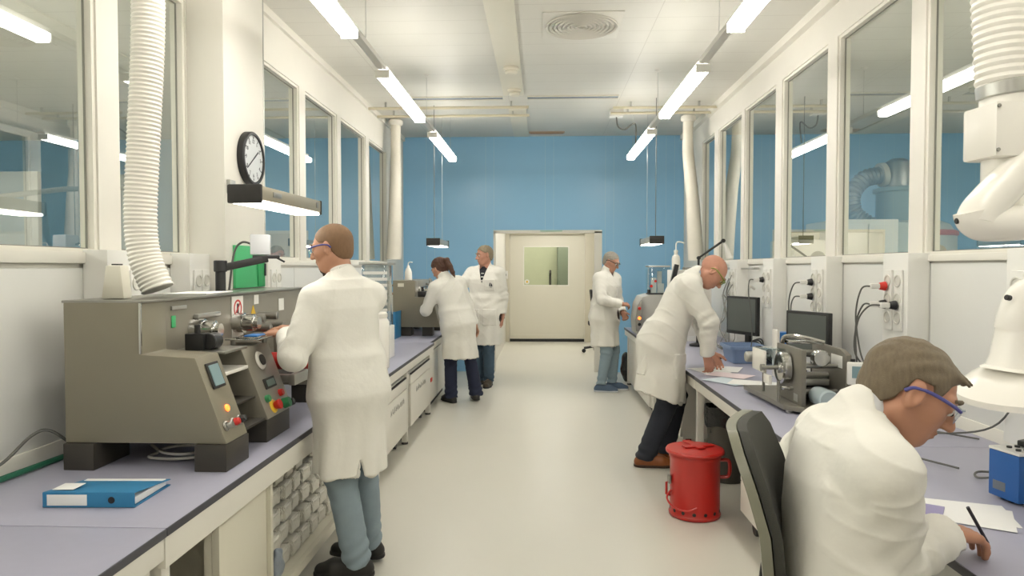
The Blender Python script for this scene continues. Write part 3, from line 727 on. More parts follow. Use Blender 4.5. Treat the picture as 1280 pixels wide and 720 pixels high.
# ribbed extraction hose hanging from above
t = thing('extraction_hose', 'white ribbed extraction hose hanging over the near end of the roll mill', 'hose', (-1.66, 2.9, 2.5))
bm = BM(); hose(bm, [(-1.66, 2.9, ZC - .06), (-1.66, 2.9, 3.0), (-1.66, 2.9, 2.55), (-1.685, 2.9, 2.1), (-1.705, 2.9, 1.75), (-1.69, 2.9, 1.57), (-1.635, 2.9, 1.43)], .064, .018, .0026, 26); obj('ribbed_hose', bm, m_hose, t)
bm = BM(); lathe(bm, [(.075, 0), (.085, .02), (.085, .058)], (-1.66, 2.9, ZC - .06)); obj('ceiling_collar', bm, m_frame, t)
# black swivel arm and little grey box
t = thing('swivel_arm', 'black jointed bracket arm on the roll mill below the clock', 'bracket', (-1.69, 3.62, 1.395))
bm = BM(); cyl(bm, (-1.70, 3.62, 1.396), (-1.70, 3.62, 1.52), .026, seg=18, bev=.003); obj('post', bm, m_black, t)
bm = BM(); obox(bm, (-1.60, 3.68, 1.545), (.25, .045, .04), .5, ry=-.22, bev=.006); obj('arm', bm, m_black, t)
bm = BM(); cyl(bm, (-1.70, 3.62, 1.50), (-1.70, 3.62, 1.56), .034, seg=18, bev=.004); obj('joint', bm, m_black, t)
bm = BM(); obox(bm, (-1.50, 3.735, 1.580), (.14, .05, .018), .4, bev=.003); obox(bm, (-1.43, 3.76, 1.565), (.05, .012, .01), .4, ry=.5); obj('clamp', bm, m_black, t)
t = thing('sensor_box', 'small pale grey box on the tip of the black bracket arm', 'box', (-1.52, 3.72, 1.59))
bm = BM(); obox(bm, (-1.53, 3.735, 1.6465), (.10, .08, .11), .3, bev=.006); obj('housing', bm, M('pale_grey_box', '#c6c8cb', .4), t)
bm = BM(); tube(bm, [(-1.58, 3.74, 1.65), (-1.64, 3.75, 1.66), (-1.68, 3.74, 1.60), (-1.70, 3.72, 1.40)], .006); obj('cable', bm, m_cable, t)
# green board on the column
t = thing('green_board', 'green plastic board fixed to the column below the clock', 'board', (-1.81, 4.22, 1.5))
bm = BM(); box(bm, -1.813, -1.795, 4.02, 4.45, 1.40, 1.655, .003); obj('board', bm, m_green, t)
bm = BM(); box(bm, -1.7945, -1.790, 4.33, 4.44, 1.405, 1.64, .001); obj('folder_edge', bm, M('deep_green', '#2f9c5a', .5), t)
bm = BM(); box(bm, -1.7945, -1.785, 4.425, 4.449, 1.47, 1.55, .002); obj('black_clip', bm, m_black, t)
# round wall clock
t = thing('wall_clock', 'round black-rimmed wall clock on the left column', 'clock', (-1.81, 4.255, 2.20))
cc = (-1.814, 4.255, 2.195)
bm = BM(); lathe(bm, [(.165, 0), (.165, .035), (.158, .042), (.145, .042), (.142, .030)], cc, (1, 0, 0), 48); obj('rim', bm, m_black, t)
bm = BM(); cyl(bm, (cc[0] + .0305, cc[1], cc[2]), (cc[0] + .032, cc[1], cc[2]), .1425, seg=48); face = obj('dial', bm, M('pale_grey_dial', '#d5d9db', .5), t)
bm = BM()
for k in range(12):
    a = k * PI / 6; rad = .128
    obox(bm, (cc[0] + .033, cc[1] + rad * math.sin(a), cc[2] + rad * math.cos(a)), (.0015, .006, .016), rx=-a)
obj('hour_marks', bm, m_inkd, face)
for k in range(1, 13):
    a = k * PI / 6; text(str(k), .034, m_inkd, face, (cc[0] + .0325, cc[1] + .105 * math.sin(a), cc[2] + .105 * math.cos(a)), (0, 1, 0), (0, 0, 1), 'numeral')
for a, ln, w in ((.95, .085, .008), (.95 + PI, .115, .006)):
    bm = BM(); obox(bm, (cc[0] + .035, cc[1] + ln / 2 * math.sin(a), cc[2] + ln / 2 * math.cos(a)), (.002, w, ln), rx=-a); obj('hand', bm, m_inkd, t)
# task lamp hanging over the mill
t = thing('task_light', 'long grey task lamp with black end hanging over the roll mill', 'lamp', (-1.3, 3.3, 1.9))
A = Vector((-1.325, 3.08, 1.835)); Bv = Vector((-1.29, 3.80, 1.835)); dv = (Bv - A).normalized(); ang = math.atan2(dv.y, dv.x) - PI / 2; Lg = (Bv - A).length; mid = (A + Bv) / 2
def tl(bm, off, s, bev=.004): obox(bm, mid + Vector((-dv.y, dv.x, 0)) * off[0] * -1 + dv * off[1] + Vector((0, 0, off[2])), s, ang, bev=bev)
bm = BM(); tl(bm, (0, 0, .022), (.15, Lg, .065), .008); obj('housing', bm, M('champagne_metal', '#a59e8c', .4, metal=.4), t)
bm = BM(); tl(bm, (0, -Lg / 2 - .012, .017), (.158, .022, .085), .008); obj('end_cap', bm, m_dark, t)
bm = BM(); tl(bm, (0, Lg / 2 + .008, .017), (.152, .016, .078), .006); obj('end_cap', bm, m_dark, t)
bm = BM(); tl(bm, (0, 0, -.018), (.135, Lg - .01, .014), .003); obj('tube_cover', bm, m_lampg, t)
bm = BM(); tl(bm, (.0765, -Lg * .28, .025), (.003, .09, .025), .001); obj('side_plate', bm, m_steel, t)
bm = BM(); tl(bm, (.0765, Lg * .42, .025), (.003, .03, .03), .001); obj('side_plate', bm, m_steel, t)
bm = BM(); tube(bm, [mid + Vector((-.02, .05, .05)), (-1.55, 3.7, 1.95), (-1.80, 3.98, 1.99)], .014, smooth=False); box(bm, -1.815, -1.79, 3.95, 4.02, 1.95, 2.03, .004); obj('wall_mount', bm, m_alu, t)

# blue binder on the near bench
t = thing('ring_binder', 'blue ring binder lying flat on the near left bench', 'binder', (-1.48, 2.28, .7405))
Rz = .04
def bd(bm, c, s, bev=.001): obox(bm, Vector((-1.475, 2.30, 0)) + Matrix.Rotation(Rz, 3, 'Z') @ Vector((c[0], c[1], 0)) + Vector((0, 0, c[2])), s, Rz, bev=bev)
bm = BM(); bd(bm, (0, 0, .7425), (.30, .235, .003)); bd(bm, (0, 0, .790), (.30, .235, .003)); bd(bm, (0, -.118, .766), (.30, .003, .049)); bm.verts.ensure_lookup_table()
for v in bm.verts:
    if v.co.z > .78 and v.co.y > 2.35: v.co.z -= .028
obj('cover', bm, m_blue, t)
bm = BM(); bd(bm, (0, .0, .757), (.28, .21, .022)); obj('pages', bm, m_paper, t)
bm = BM(); bd(bm, (-.07, -.1202, .766), (.13, .0015, .036)); bd(bm, (-.10, -.06, .7922), (.07, .07, .001)); lab = obj('spine_label', bm, m_paper, t)
bm = BM(); p = Vector((-1.475, 2.30, .766)) + Matrix.Rotation(Rz, 3, 'Z') @ Vector((.075, -.1195, 0)); cyl(bm, p, p + Vector((0, -.002, 0)), .011, seg=20); obj('finger_hole', bm, m_black, t)

# past the column: black monitor, white pump bottle, white dispenser
t = thing('black_monitor', 'black monitor half hidden by the man at the roll mill', 'monitor', (-1.75, 4.75, .74))
bm = BM(); box(bm, -1.84, -1.52, 4.76, 4.80, 1.0, 1.36, .006); sc = obj('case', bm, m_black, t)
bm = BM(); box(bm, -1.81, -1.55, 4.756, 4.759, 1.08, 1.31, .001); obj('screen', bm, M('blue_grey_lit_screen', '#7d8ba8', .3, emit='#8fa0c0', estr=.15), sc)
bm = BM(); box(bm, -1.71, -1.65, 4.775, 4.80, .76, 1.0, .004); box(bm, -1.78, -1.58, 4.70, 4.86, .741, .76, .004); obj('stand', bm, m_black, t)
t = thing('white_jar', 'tall white storage canister behind the man at the roll mill', 'canister', (-1.28, 5.35, .74))
bm = BM(); lathe(bm, [(.0, 0), (.10, .001), (.105, .01), (.105, .36), (.09, .385), (.085, .39)], (-1.29, 5.36, .741), seg=36); obj('body', bm, m_whitegloss, t)
bm = BM(); lathe(bm, [(.088, .391), (.092, .40), (.092, .425), (.08, .44), (.03, .445)], (-1.29, 5.36, .741), seg=36); obj('lid', bm, m_whitegloss, t)
t = thing('tube_rack', 'clear-sided white dispenser with ribbed front behind the man at the roll mill', 'dispenser', (-1.35, 5.9, .74))
bm = BM(); box(bm, -1.52, -1.30, 5.78, 6.1, .741, 1.02, .006); obj('base', bm, m_white, t)
bm = BM(); box(bm, -1.51, -1.31, 5.79, 6.09, 1.021, 1.545, .006); obj('clear_column', bm, m_clear, t)
bm = BM()
for k in range(9): box(bm, -1.50, -1.295, 5.785, 5.80, 1.05 + k * .052, 1.075 + k * .052, .002)
obj('white_ribs', bm, m_white, t)
bm = BM(); box(bm, -1.53, -1.29, 5.77, 6.11, 1.546, 1.57, .004); obj('lid', bm, m_alu, t)

# the second mill, farther along
t = thing('bench_mill', 'grey machine with stepped side beside the woman', 'machine', (-1.45, 8.2, .74))
pr2 = [(-1.76, .845), (-1.76, 1.375), (-1.445, 1.375), (-1.445, 1.185), (-1.24, 1.172), (-1.16, .845)]
bm = BM(); prism(bm, pr2, 7.88, 8.08, 'xz', .004); hh = obj('end_housing', bm, m_mill, t)
bm = BM(); box(bm, -1.758, -1.45, 8.082, 9.2, .845, 1.373, .004); obj('rear_housing', bm, m_mill2, t)
bm = BM(); prism(bm, [(-1.45, .845), (-1.45, 1.16), (-1.27, 1.15), (-1.18, .845)], 8.6, 8.8, 'xz', .004); obj('far_pedestal', bm, m_mill2, t)
for (x0, x1, y0, y1) in ((-1.74, -1.50, 7.92, 8.12), (-1.37, -1.25, 7.92, 8.06), (-1.72, -1.58, 8.9, 9.1), (-1.38, -1.26, 8.62, 8.78)):
    bm = BM(); box(bm, x0, x1, y0, y1, .7405, .844, .003); obj('foot_block', bm, m_foot, t)
bm = BM(); box(bm, -1.64, -1.57, 7.876, 7.879, 1.305, 1.345, .001); pl = obj('name_plate', bm, m_cream, hh); pl['label'] = 'small cream plate'
for y in (8.2, 8.42):
    bm = BM(); lathe(bm, [(.05, 0), (.05, .06), (.03, .062), (.03, .12)], (-1.449, y, 1.25), (1, 0, 0), 24); obj('steel_roll', bm, m_chrome, t)
bm = BM(); box(bm, -1.42, -1.33, 7.93, 8.02, 1.188, 1.25, .004); cyl(bm, (-1.37, 7.97, 1.25), (-1.37, 7.97, 1.30), .015, seg=12); obj('clamp_block', bm, m_black, t)
bm = BM(); box(bm, -1.449, -1.25, 8.085, 8.6, 1.14, 1.155, .003); obj('bed_plate', bm, m_steel, t)
bm = BM(); cyl(bm, (-1.32, 8.2, 1.156), (-1.32, 8.2, 1.40), .014, seg=12); box(bm, -1.37, -1.27, 8.18, 8.22, 1.32, 1.345, .003); obj('steel_fitting', bm, m_chrome, t)
t = thing('ring_binder', 'blue ring binder standing upright against the grey machine beside the woman', 'binder', (-1.64, 7.7, .74))
bm = BM(); box(bm, -1.70, -1.696, 7.55, 7.85, .7405, 1.04, .001); box(bm, -1.602, -1.598, 7.55, 7.85, .7405, 1.04, .001); box(bm, -1.70, -1.598, 7.545, 7.55, .7405, 1.04, .001); obj('cover', bm, m_blue, t)
bm = BM(); box(bm, -1.694, -1.606, 7.56, 7.84, .745, 1.02); obj('pages', bm, m_paper, t)
t = thing('squeeze_bottle', 'white plastic bottle on top of the grey machine beside the woman', 'bottle', (-1.58, 8.2, 1.375))
bm = BM(); lathe(bm, [(.04, 0), (.045, .006), (.042, .10), (.03, .135), (.018, .15), (.016, .175)], (-1.58, 8.2, 1.374), seg=24); obj('body', bm, m_whitegloss, t)
bm = BM(); tube(bm, [(-1.58, 8.2, 1.549), (-1.58, 8.2, 1.575), (-1.56, 8.2, 1.59), (-1.53, 8.2, 1.585)], .006); obj('nozzle', bm, m_white, t)

def hanging_lamp(label, x, y, z, rot=0.):
    t = thing('hanging_task_lamp', label, 'lamp', (x, y, z), 'small hanging task lamps')
    bm = BM(); box(bm, x - .075, x + .075, y - .38, y + .38, z - .0, z + .07, .006); obj('housing', bm, m_alu, t)
    bm = BM(); box(bm, x - .07, x + .07, y - .37, y + .37, z - .012, z - .001, .003); obj('tube_cover', bm, m_lampg, t)
    bm = BM(); box(bm, x - .08, x + .08, y - .402, y - .381, z - .012, z + .078, .005); obj('end_cap', bm, m_dark, t)
    bm = BM(); box(bm, x - .08, x + .08, y + .381, y + .402, z - .012, z + .078, .005); obj('end_cap', bm, m_dark, t)
    bm = BM(); cyl(bm, (x, y - .3, z + .071), (x, y - .3, ZC - .01), .004, seg=6); obj('suspension_wire', bm, m_cable, t)
    bm = BM(); cyl(bm, (x, y + .35, z + .071), (x, y + .35, ZC - .01), .002, seg=6); obj('suspension_wire', bm, m_alu, t)
hanging_lamp('hanging task lamp with black end over the left bench, above the woman', -1.26, 8.45, 1.79)
hanging_lamp('hanging task lamp with black end over the far right bench', 1.28, 8.2, 1.80)
# ================================================================== RIGHT BENCH
bench_top('lab_bench', 'lilac-topped right bench where the man sits writing', 1.105, XR - .02, .2, 3.09, (.4, 3.03), 1.105)
bench_top('lab_bench', 'lilac-topped right bench carrying the steel test rig', 1.105, XR - .02, 3.094, 5.05, (3.16,), 1.105)
bench_top('lab_bench', 'lilac-topped right bench with the papers under the bald man', 1.105, XR - .02, 5.054, 7.2, (5.12, 7.12), 1.105)
bench_top('lab_bench', 'lilac-topped right bench at the far end', 1.09, XR - .02, 7.204, 9.2, (9.1,), 1.09)
bm = BM(); box(bm, XR - .018, XR, .2, 9.2, .70, .80, .003); struct('trim_10', bm, m_frame)
for (nm, y0, y1) in (('drawer cabinet on castors under the right bench beside the office chair', 3.28, 4.02), ('white drawer cabinet on castors under the right bench in front of the bald man', 5.74, 6.6)):
    t = thing('drawer_pedestal', 'white ' + nm.replace('white ', ''), 'cabinet', (1.4, (y0 + y1) / 2, 0), 'right-hand drawer cabinets')
    bm = BM(); box(bm, 1.16, 1.75, y0, y1, .115, .60, .004); obj('carcass', bm, m_cabinet, t)
    for k, (a, b) in enumerate(((.13, .30), (.305, .44), (.445, .585))):
        bm = BM(); box(bm, 1.142, 1.159, y0 + .006, y1 - .006, a, b, .003); d = obj('drawer', bm, m_cabinet, t)
        bm = BM(); tube(bm, [(1.141, (y0 + y1) / 2 - .06, b - .05), (1.118, (y0 + y1) / 2 - .05, b - .05), (1.118, (y0 + y1) / 2 + .05, b - .05), (1.141, (y0 + y1) / 2 + .06, b - .05)], .005, 6, smooth=False); obj('handle', bm, m_alu, d)
    for xx in (1.22, 1.68):
        for yy in (y0 + .06, y1 - .06):
            bm = BM(); cyl(bm, (xx - .013, yy, .045), (xx + .013, yy, .045), .045, seg=16, bev=.005); w = obj('caster', bm, m_black, t)
            bm = BM(); box(bm, xx - .02, xx + .02, yy - .02, yy + .03, .085, .114, .004); obj('caster_fork', bm, m_dark, w)
t = thing('side_cabinet', 'white closed cabinet under the far right bench', 'cabinet', (1.4, 8.2, 0))
bm = BM(); box(bm, 1.14, 1.9, 7.26, 9.0, .06, .64, .004); obj('carcass', bm, m_cabinet, t)
for a, b in ((7.27, 8.12), (8.13, 8.99)):
    bm = BM(); box(bm, 1.122, 1.139, a, b, .07, .635, .003); obj('door', bm, m_cabinet, t)
bm = BM(); box(bm, 1.18, 1.88, 7.3, 8.96, 0, .059); obj('plinth', bm, m_dark, t)
bm = BM(); box(bm, 1.14, 1.168, 3.20, 3.225, .02, .64, .003); rf = struct('trim_11', bm, m_alu)

for i, y0 in enumerate((2.70, 3.745, 4.80, 5.88, 6.95)):
    nm = ['beside the white extraction hood', 'with the three plugs above the seated man', 'behind the larger monitor', 'behind the bald man', 'farthest along the right wall'][i]
    socket_duct('white socket box on the right wall ' + nm, 1, y0, y0 + .27)
m_plugw = m_white
def plug(label, y, z, mt, path, k=None):
    t = thing('power_plug', label, 'plug', (1.91, y, z), 'power plugs')
    bm = BM(); cyl(bm, (1.904, y, z), (1.87, y, z), .026, .020, 16, .003); obj('plug_body', bm, mt, t)
    bm = BM(); obox(bm, (1.845, y, z), (.05, .03, .03), bev=.008); obj('plug_grip', bm, m_white, t)
    bm = BM(); tube(bm, [(1.822, y, z)] + path, .0048); obj('cable', bm, m_cable, t)
plug('red plug at the top of the socket box above the seated man', 3.94, 1.42, m_redplastic, [(1.79, 3.98, 1.40), (1.78, 4.02, 1.25), (1.79, 3.98, 1.05), (1.80, 3.90, .93), (1.82, 3.93, .75)])
plug('black plug below the red plug above the seated man', 3.94, 1.32, m_black, [(1.805, 3.99, 1.31), (1.80, 4.06, 1.2), (1.81, 4.07, 1.0), (1.82, 4.04, .85), (1.84, 4.06, .75)])
plug('black plug to the right of the others above the seated man', 3.825, 1.32, m_black, [(1.78, 3.87, 1.31), (1.755, 3.94, 1.22), (1.755, 3.96, 1.04), (1.82, 3.86, .92), (1.86, 3.80, .80), (1.88, 3.76, .75)])
plug('black plug upper of the two behind the larger monitor', 4.99, 1.42, m_black, [(1.79, 5.03, 1.40), (1.78, 5.09, 1.28), (1.80, 5.12, 1.1), (1.82, 5.12, .9), (1.83, 5.10, .75)])
plug('black plug lower of the two behind the larger monitor', 4.99, 1.32, m_black, [(1.79, 5.02, 1.31), (1.78, 5.05, 1.22), (1.80, 5.05, 1.0), (1.82, 5.0, .75)])
plug('black plug in the socket box beside the small monitor', 6.07, 1.42, m_black, [(1.79, 6.08, 1.41), (1.78, 6.07, 1.3), (1.80, 6.05, 1.1), (1.80, 6.03, .9), (1.78, 6.03, .7525)])

# steel test rig
t = thing('test_rig', 'steel testing machine with a chrome wheel on the right bench', 'machine', (1.5, 4.0, .74))
bm = BM(); prism(bm, [(1.27, 4.42), (1.30, 3.78), (1.38, 3.70), (1.78, 3.70), (1.78, 4.42)], .757, .785, 'xy', .004); obj('base_plate', bm, m_rig, t)
for x, y in ((1.34, 3.80), (1.33, 4.36), (1.72, 3.76), (1.72, 4.36)):
    bm = BM(); cyl(bm, (x, y, .7405), (x, y, .7565), .02, seg=14); obj('foot', bm, m_alu, t)
bm = BM(); box(bm, 1.375, 1.40, 3.73, 4.12, .786, 1.085, .003); obj('side_plate', bm, m_rig, t)
bm = BM(); prism(bm, [(3.72, .786), (3.72, 1.06), (3.80, 1.085), (4.18, 1.085), (4.18, .786)], 1.60, 1.63, 'yz', .003); pb = obj('side_plate', bm, m_rig, t)
bm = BM(); box(bm, 1.5965, 1.5995, 3.76, 3.90, .985, 1.05, .001); lb = obj('label_plate', bm, m_white, pb); lb['label'] = 'white label plate'
for y, z, r in ((3.82, .99, .013), (4.02, 1.04, .016), (3.95, .92, .02), (3.82, .85, .014), (4.08, .84, .02)):
    bm = BM(); cyl(bm, (1.401, y, z), (1.599, y, z), r, seg=16); obj('tie_rod', bm, m_steel, t)
bm = BM(); lathe(bm, [(.015, -.05), (.02, 0), (.045, .004), (.045, .045), (.04, .05), (.01, .05)], (1.50, 3.83, 1.035), (0, -1, 0), 28); obj('hand_knob', bm, m_chrome, t)
bm = BM(); box(bm, 1.41, 1.59, 3.90, 4.10, .87, .905, .004); obj('cross_bar', bm, m_alu, t)
bm = BM(); box(bm, 1.43, 1.58, 3.86, 4.15, .80, .86, .006); obj('gearbox', bm, m_black, t)
bm = BM(); lathe(bm, [(.075, 0), (.09, .008), (.09, .045), (.078, .052), (.07, .046), (.03, .046), (.028, .06), (.01, .062)], (1.374, 3.93, .965), (-1, 0, 0), 40); wh = obj('chrome_wheel', bm, m_chrome, t)
bm = BM(); lathe(bm, [(.012, .062), (.012, .13), (.02, .131), (.02, .15)], (1.374, 3.93, .965), (-1, 0, 0), 18); obj('hub', bm, m_steel, wh)
bm = BM(); box(bm, 1.245, 1.262, 3.95, 4.16, .93, 1.055, .004); obj('guard_bracket', bm, m_whitegloss, t)
bm = BM(); box(bm, 1.262, 1.376, 4.14, 4.16, .94, 1.06, .003); box(bm, 1.25, 1.376, 3.98, 4.14, 1.056, 1.062, .002); obj('guard_plate', bm, m_clear, t)
bm = BM(); box(bm, 1.246, 1.264, 3.86, 3.955, .88, .93, .003); obj('guard_lug', bm, m_whitegloss, t)
bm = BM(); cyl(bm, (1.325, 4.20, .786), (1.325, 4.20, 1.0), .008, seg=12); cyl(bm, (1.30, 3.86, .786), (1.30, 3.86, .90), .008, seg=12); obj('support_post', bm, m_steel, t)
bm = BM(); cyl(bm, (1.30, 4.21, .99), (1.22, 4.21, .99), .032, seg=20, bev=.005); cyl(bm, (1.37, 4.21, .99), (1.30, 4.21, .99), .012, seg=12); obj('adjusting_knob', bm, m_alu, t)
bm = BM(); cyl(bm, (1.374, 3.85, .865), (1.31, 3.85, .865), .012, seg=14); cyl(bm, (1.31, 3.82, .865), (1.31, 3.88, .865), .006, seg=10); obj('clamp_screw', bm, m_chrome, t)
bm = BM(); tube(bm, [(1.40, 4.10, 1.09), (1.40, 4.05, 1.125), (1.46, 4.0, 1.13), (1.58, 3.95, 1.10)], .014); box(bm, 1.41, 1.60, 4.03, 4.10, 1.086, 1.105, .004); obj('lifting_handle', bm, m_chrome, t)
bm = BM(); cyl(bm, (1.485, 3.64, .835), (1.485, 3.80, .835), .052, .05, 28, .008); mt_ = obj('counterweight', bm, M('pale_blue_grey_enamel', '#a9b7ba', .35), t); mt_['label'] = 'pale blue-grey cylinder'
bm = BM(); cyl(bm, (1.485, 3.801, .835), (1.485, 3.95, .835), .014, seg=12); obj('shaft', bm, m_steel, t)
bm = BM(); box(bm, 1.58, 1.78, 3.66, 3.70, .86, .885, .004); cyl(bm, (1.78, 3.68, .786), (1.78, 3.68, .86), .01, seg=10); obj('lever', bm, m_steel, t)
bm = BM(); box(bm, 1.3735, 1.3748, 3.78, 3.84, .80, .84); obj('name_plate', bm, m_alu, t)

# monitors
def monitor(label, c, w, h, rz, tilt=0.):
    t = thing('computer_monitor', label, 'monitor', (c[0], c[1], .7405), 'computer monitors')
    R = Matrix.Rotation(rz, 3, 'Z')
    def P(x, y, z): return Vector((c[0], c[1], 0)) + R @ Vector((x, y, 0)) + Vector((0, 0, z))
    bm = BM(); obox(bm, P(0, 0, c[2]), (w, .035, h), rz, bev=.006); cs = obj('case', bm, m_black, t)
    bm = BM(); obox(bm, P(0, -.0182, c[2] + .006), (w - .04, .002, h - .05), rz); obj('screen', bm, m_screen, cs)
    bm = BM(); obox(bm, P(0, .032, c[2] - .02), (.16, .028, .16), rz, bev=.01); obj('rear_bulge', bm, m_black, cs)
    bm = BM(); obox(bm, P(0, .06, (c[2] + .745) / 2), (.06, .025, c[2] - .76), rz, bev=.006); lathe(bm, [(.11, 0), (.11, .008), (.03, .018)], P(0, .06, .7405), (0, 0, 1), 28); obj('stand', bm, m_dark, t)
    return t
monitor('larger dark monitor standing behind the steel testing machine', (1.775, 4.70, 1.08), .37, .30, -1.15)
monitor('smaller dark monitor standing behind the blue-grey tray', (1.80, 6.30, 1.095), .40, .34, -1.15)
bm = BM()
# tray, cup, mouse, cables
t = thing('plastic_tray', 'blue-grey plastic tray on the right bench in front of the smaller monitor', 'tray', (1.68, 5.75, .7405))
bm.free(); bm = BM()
x0, x1, y0, y1 = 1.545, 1.83, 5.70, 6.06
def rr_(x0, x1, y0, y1, z, r=.03):
    pts = []
    for cx, cy, a0 in ((x1 - r, y1 - r, 0), (x0 + r, y1 - r, 90), (x0 + r, y0 + r, 180), (x1 - r, y0 + r, 270)):
        for k in range(5):
            a = math.radians(a0 + k * 22.5); pts.append(Vector((cx + r * math.cos(a), cy + r * math.sin(a), z)))
    return pts
rings(bm, [rr_(x0 + .02, x1 - .02, y0 + .02, y1 - .02, .7415), rr_(x0 + .005, x1 - .005, y0 + .005, y1 - .005, .855), rr_(x0 - .012, x1 + .012, y0 - .012, y1 + .012, .856), rr_(x0 - .012, x1 + .012, y0 - .012, y1 + .012, .880),
           rr_(x0 + .003, x1 - .003, y0 + .003, y1 - .003, .880), rr_(x0 + .024, x1 - .024, y0 + .024, y1 - .024, .75)], True, True)
obj('tray', bm, m_tray, t)
t = thing('blue_tub', 'bright blue plastic tub with a white edge on the bench beside the larger monitor', 'tub', (1.60, 4.75, .7405))
bm = BM(); box(bm, 1.69, 1.79, 5.02, 5.12, .7405, 1.06, .008); obj('tub', bm, m_cup, t)
bm = BM(); box(bm, 1.668, 1.689, 5.0, 5.10, .7405, 1.08, .003); obj('white_side', bm, m_whitegloss, t)
t = thing('computer_mouse', 'black object beside the blue-grey tray on the right bench', 'mouse', (1.50, 5.90, .7405))
bm = BM(); sph(bm, (1.49, 5.95, .7605), (.035, .06, .02), 20); obj('shell', bm, m_black, t)
bm = BM(); sph(bm, (1.49, 5.985, .779), (.005, .012, .004), 10); obj('wheel', bm, m_dark, t)
t = thing('monitor_cables', 'black cables tangled behind the tray and smaller monitor', 'cable', (1.9, 5.6, .75))
bm = BM()
for k in range(3): tube(bm, [(1.90, 6.40, .85), (1.905, 6.2 - k * .05, .86 + .02 * k), (1.91 - .02 * k, 5.9, .78), (1.90 - .02 * k, 5.55, .752), (1.97, 5.25, .752)], .007)
obj('cables', bm, m_black, t)
# thermometer display
t = thing('digital_thermometer', 'small white digital display leaning by the wall behind the seated man', 'display', (1.62, 3.62, .7405))
bm = BM(); obox(bm, (1.615, 3.62, .98), (.095, .03, .115), -.25, bev=.006); cs = obj('case', bm, m_white, t)
bm = BM(); obox(bm, (1.611, 3.6035, .988), (.055, .002, .06), -.25); obj('screen', bm, m_lcd, cs)
bm = BM(); cyl(bm, (1.615, 3.64, .7405), (1.615, 3.64, .925), .012, seg=12); lathe(bm, [(.05, 0), (.05, .01), (.012, .02)], (1.615, 3.64, .7405)); obj('stand', bm, m_dark, t)
bm = BM(); cyl(bm, (1.60, 3.64, 1.0375), (1.60, 3.64, 1.052), .012, seg=12); obj('knob', bm, m_black, t)
# papers on the bench
def sheets(label, lst, z0=.7405, group=None):
    for i, (x, y, w, h, rz, mt) in enumerate(lst):
        o = obj('paper_sheet', obox(BM(), (0, 0, 0), (w, h, .0012), bev=0.), mt); o.location = (x, y, z0 + .001 + i * .0015); o.rotation_euler.z = rz
        tag(o, label[i], 'paper', group)
sheets(['white sheet under the bald man\'s hands', 'white sheet at the back of the papers by the bald man', 'pinkish sheet in the middle of the papers by the bald man', 'pale blue sheet nearest the camera among the bald man\'s papers', 'white sheet beside the steel testing machine, near the bald man\'s papers'],
       [(1.27, 5.33, .21, .30, .3, m_paper), (1.42, 5.40, .21, .30, -.4, m_paper), (1.36, 5.08, .21, .30, .9, M('pinkish_paper', '#e6d6da', .7)), (1.28, 4.80, .21, .30, .6, m_paper2), (1.42, 4.72, .21, .30, 1.1, m_paper)], group='papers by the bald man')
sheets(['white sheet lowest in the stack under the seated man\'s hand', 'white sheet uppermost in the stack the seated man writes on'], [(1.33, 2.27, .21, .30, 1.25, m_paper), (1.32, 2.25, .215, .30, 1.05, m_paper)], group='papers by the seated man')
t = thing('pale_notebook', 'lilac-edged notebook beneath the white sheets beside the seated man', 'notebook', (1.25, 2.2, .7405))
t.location = (1.25, 2.2, .7405)
bm = BM(); obox(bm, (1.18, 2.28, .7445), (.15, .20, .007), 1.0, bev=.001); obj('cover', bm, M('lilac_card', '#9a93bb', .6), t)
bm = BM(); tube(bm, [(1.135, 2.22, .75), (1.12, 2.30, .75)], .004, 6, smooth=False); obj('red_marker', bm, m_redplastic, t)
# blue box
t = thing('power_supply_box', 'blue metal box with a white top at the right edge of the bench', 'box', (1.57, 2.42, .7405))
bm = BM(); obox(bm, (1.622, 2.385, .828), (.17, .12, .155), .19, bev=.005); bx_ = obj('case', bm, m_bluebox, t)
bm = BM(); obox(bm, (1.622, 2.385, .9115), (.172, .122, .010), .19, bev=.003); tp = obj('top_panel', bm, m_white, t)
bm = BM()
bm.free()
for k in range(3):
    for j in range(2):
        bm = BM(); cyl(bm, (1.57 + k * .03, 2.345 + k * .006 + j * .045, .917), (1.57 + k * .03, 2.345 + k * .006 + j * .045, .923), .008, seg=12); obj('push_button', bm, m_black, tp)
bm = BM(); obox(bm, (1.655, 2.42, .928), (.09, .03, .02), .5, bev=.005); cb = obj('black_connector', bm, m_black, t)
bm = BM(); obox(bm, (1.536, 2.385, .79), (.003, .05, .03), .19, bev=.001); obj('rating_plate', bm, M('dull_grey_plate', '#6f7680', .4), bx_)
for x in (1.565, 1.68):
    bm = BM(); cyl(bm, (x, 2.365, .7405), (x, 2.365, .7495), .01, seg=10); cyl(bm, (x, 2.405, .7405), (x, 2.405, .7495), .01, seg=10); obj('foot', bm, m_dark, t)
t = thing('black_cable_end', 'black cable lying on the bench at the right picture edge', 'cable', (1.6, 2.2, .745))
bm = BM(); tube(bm, [(1.50, 2.20, .75), (1.56, 2.18, .752), (1.66, 2.19, .752), (1.8, 2.25, .752)], .0095); obj('cable', bm, m_black, t)
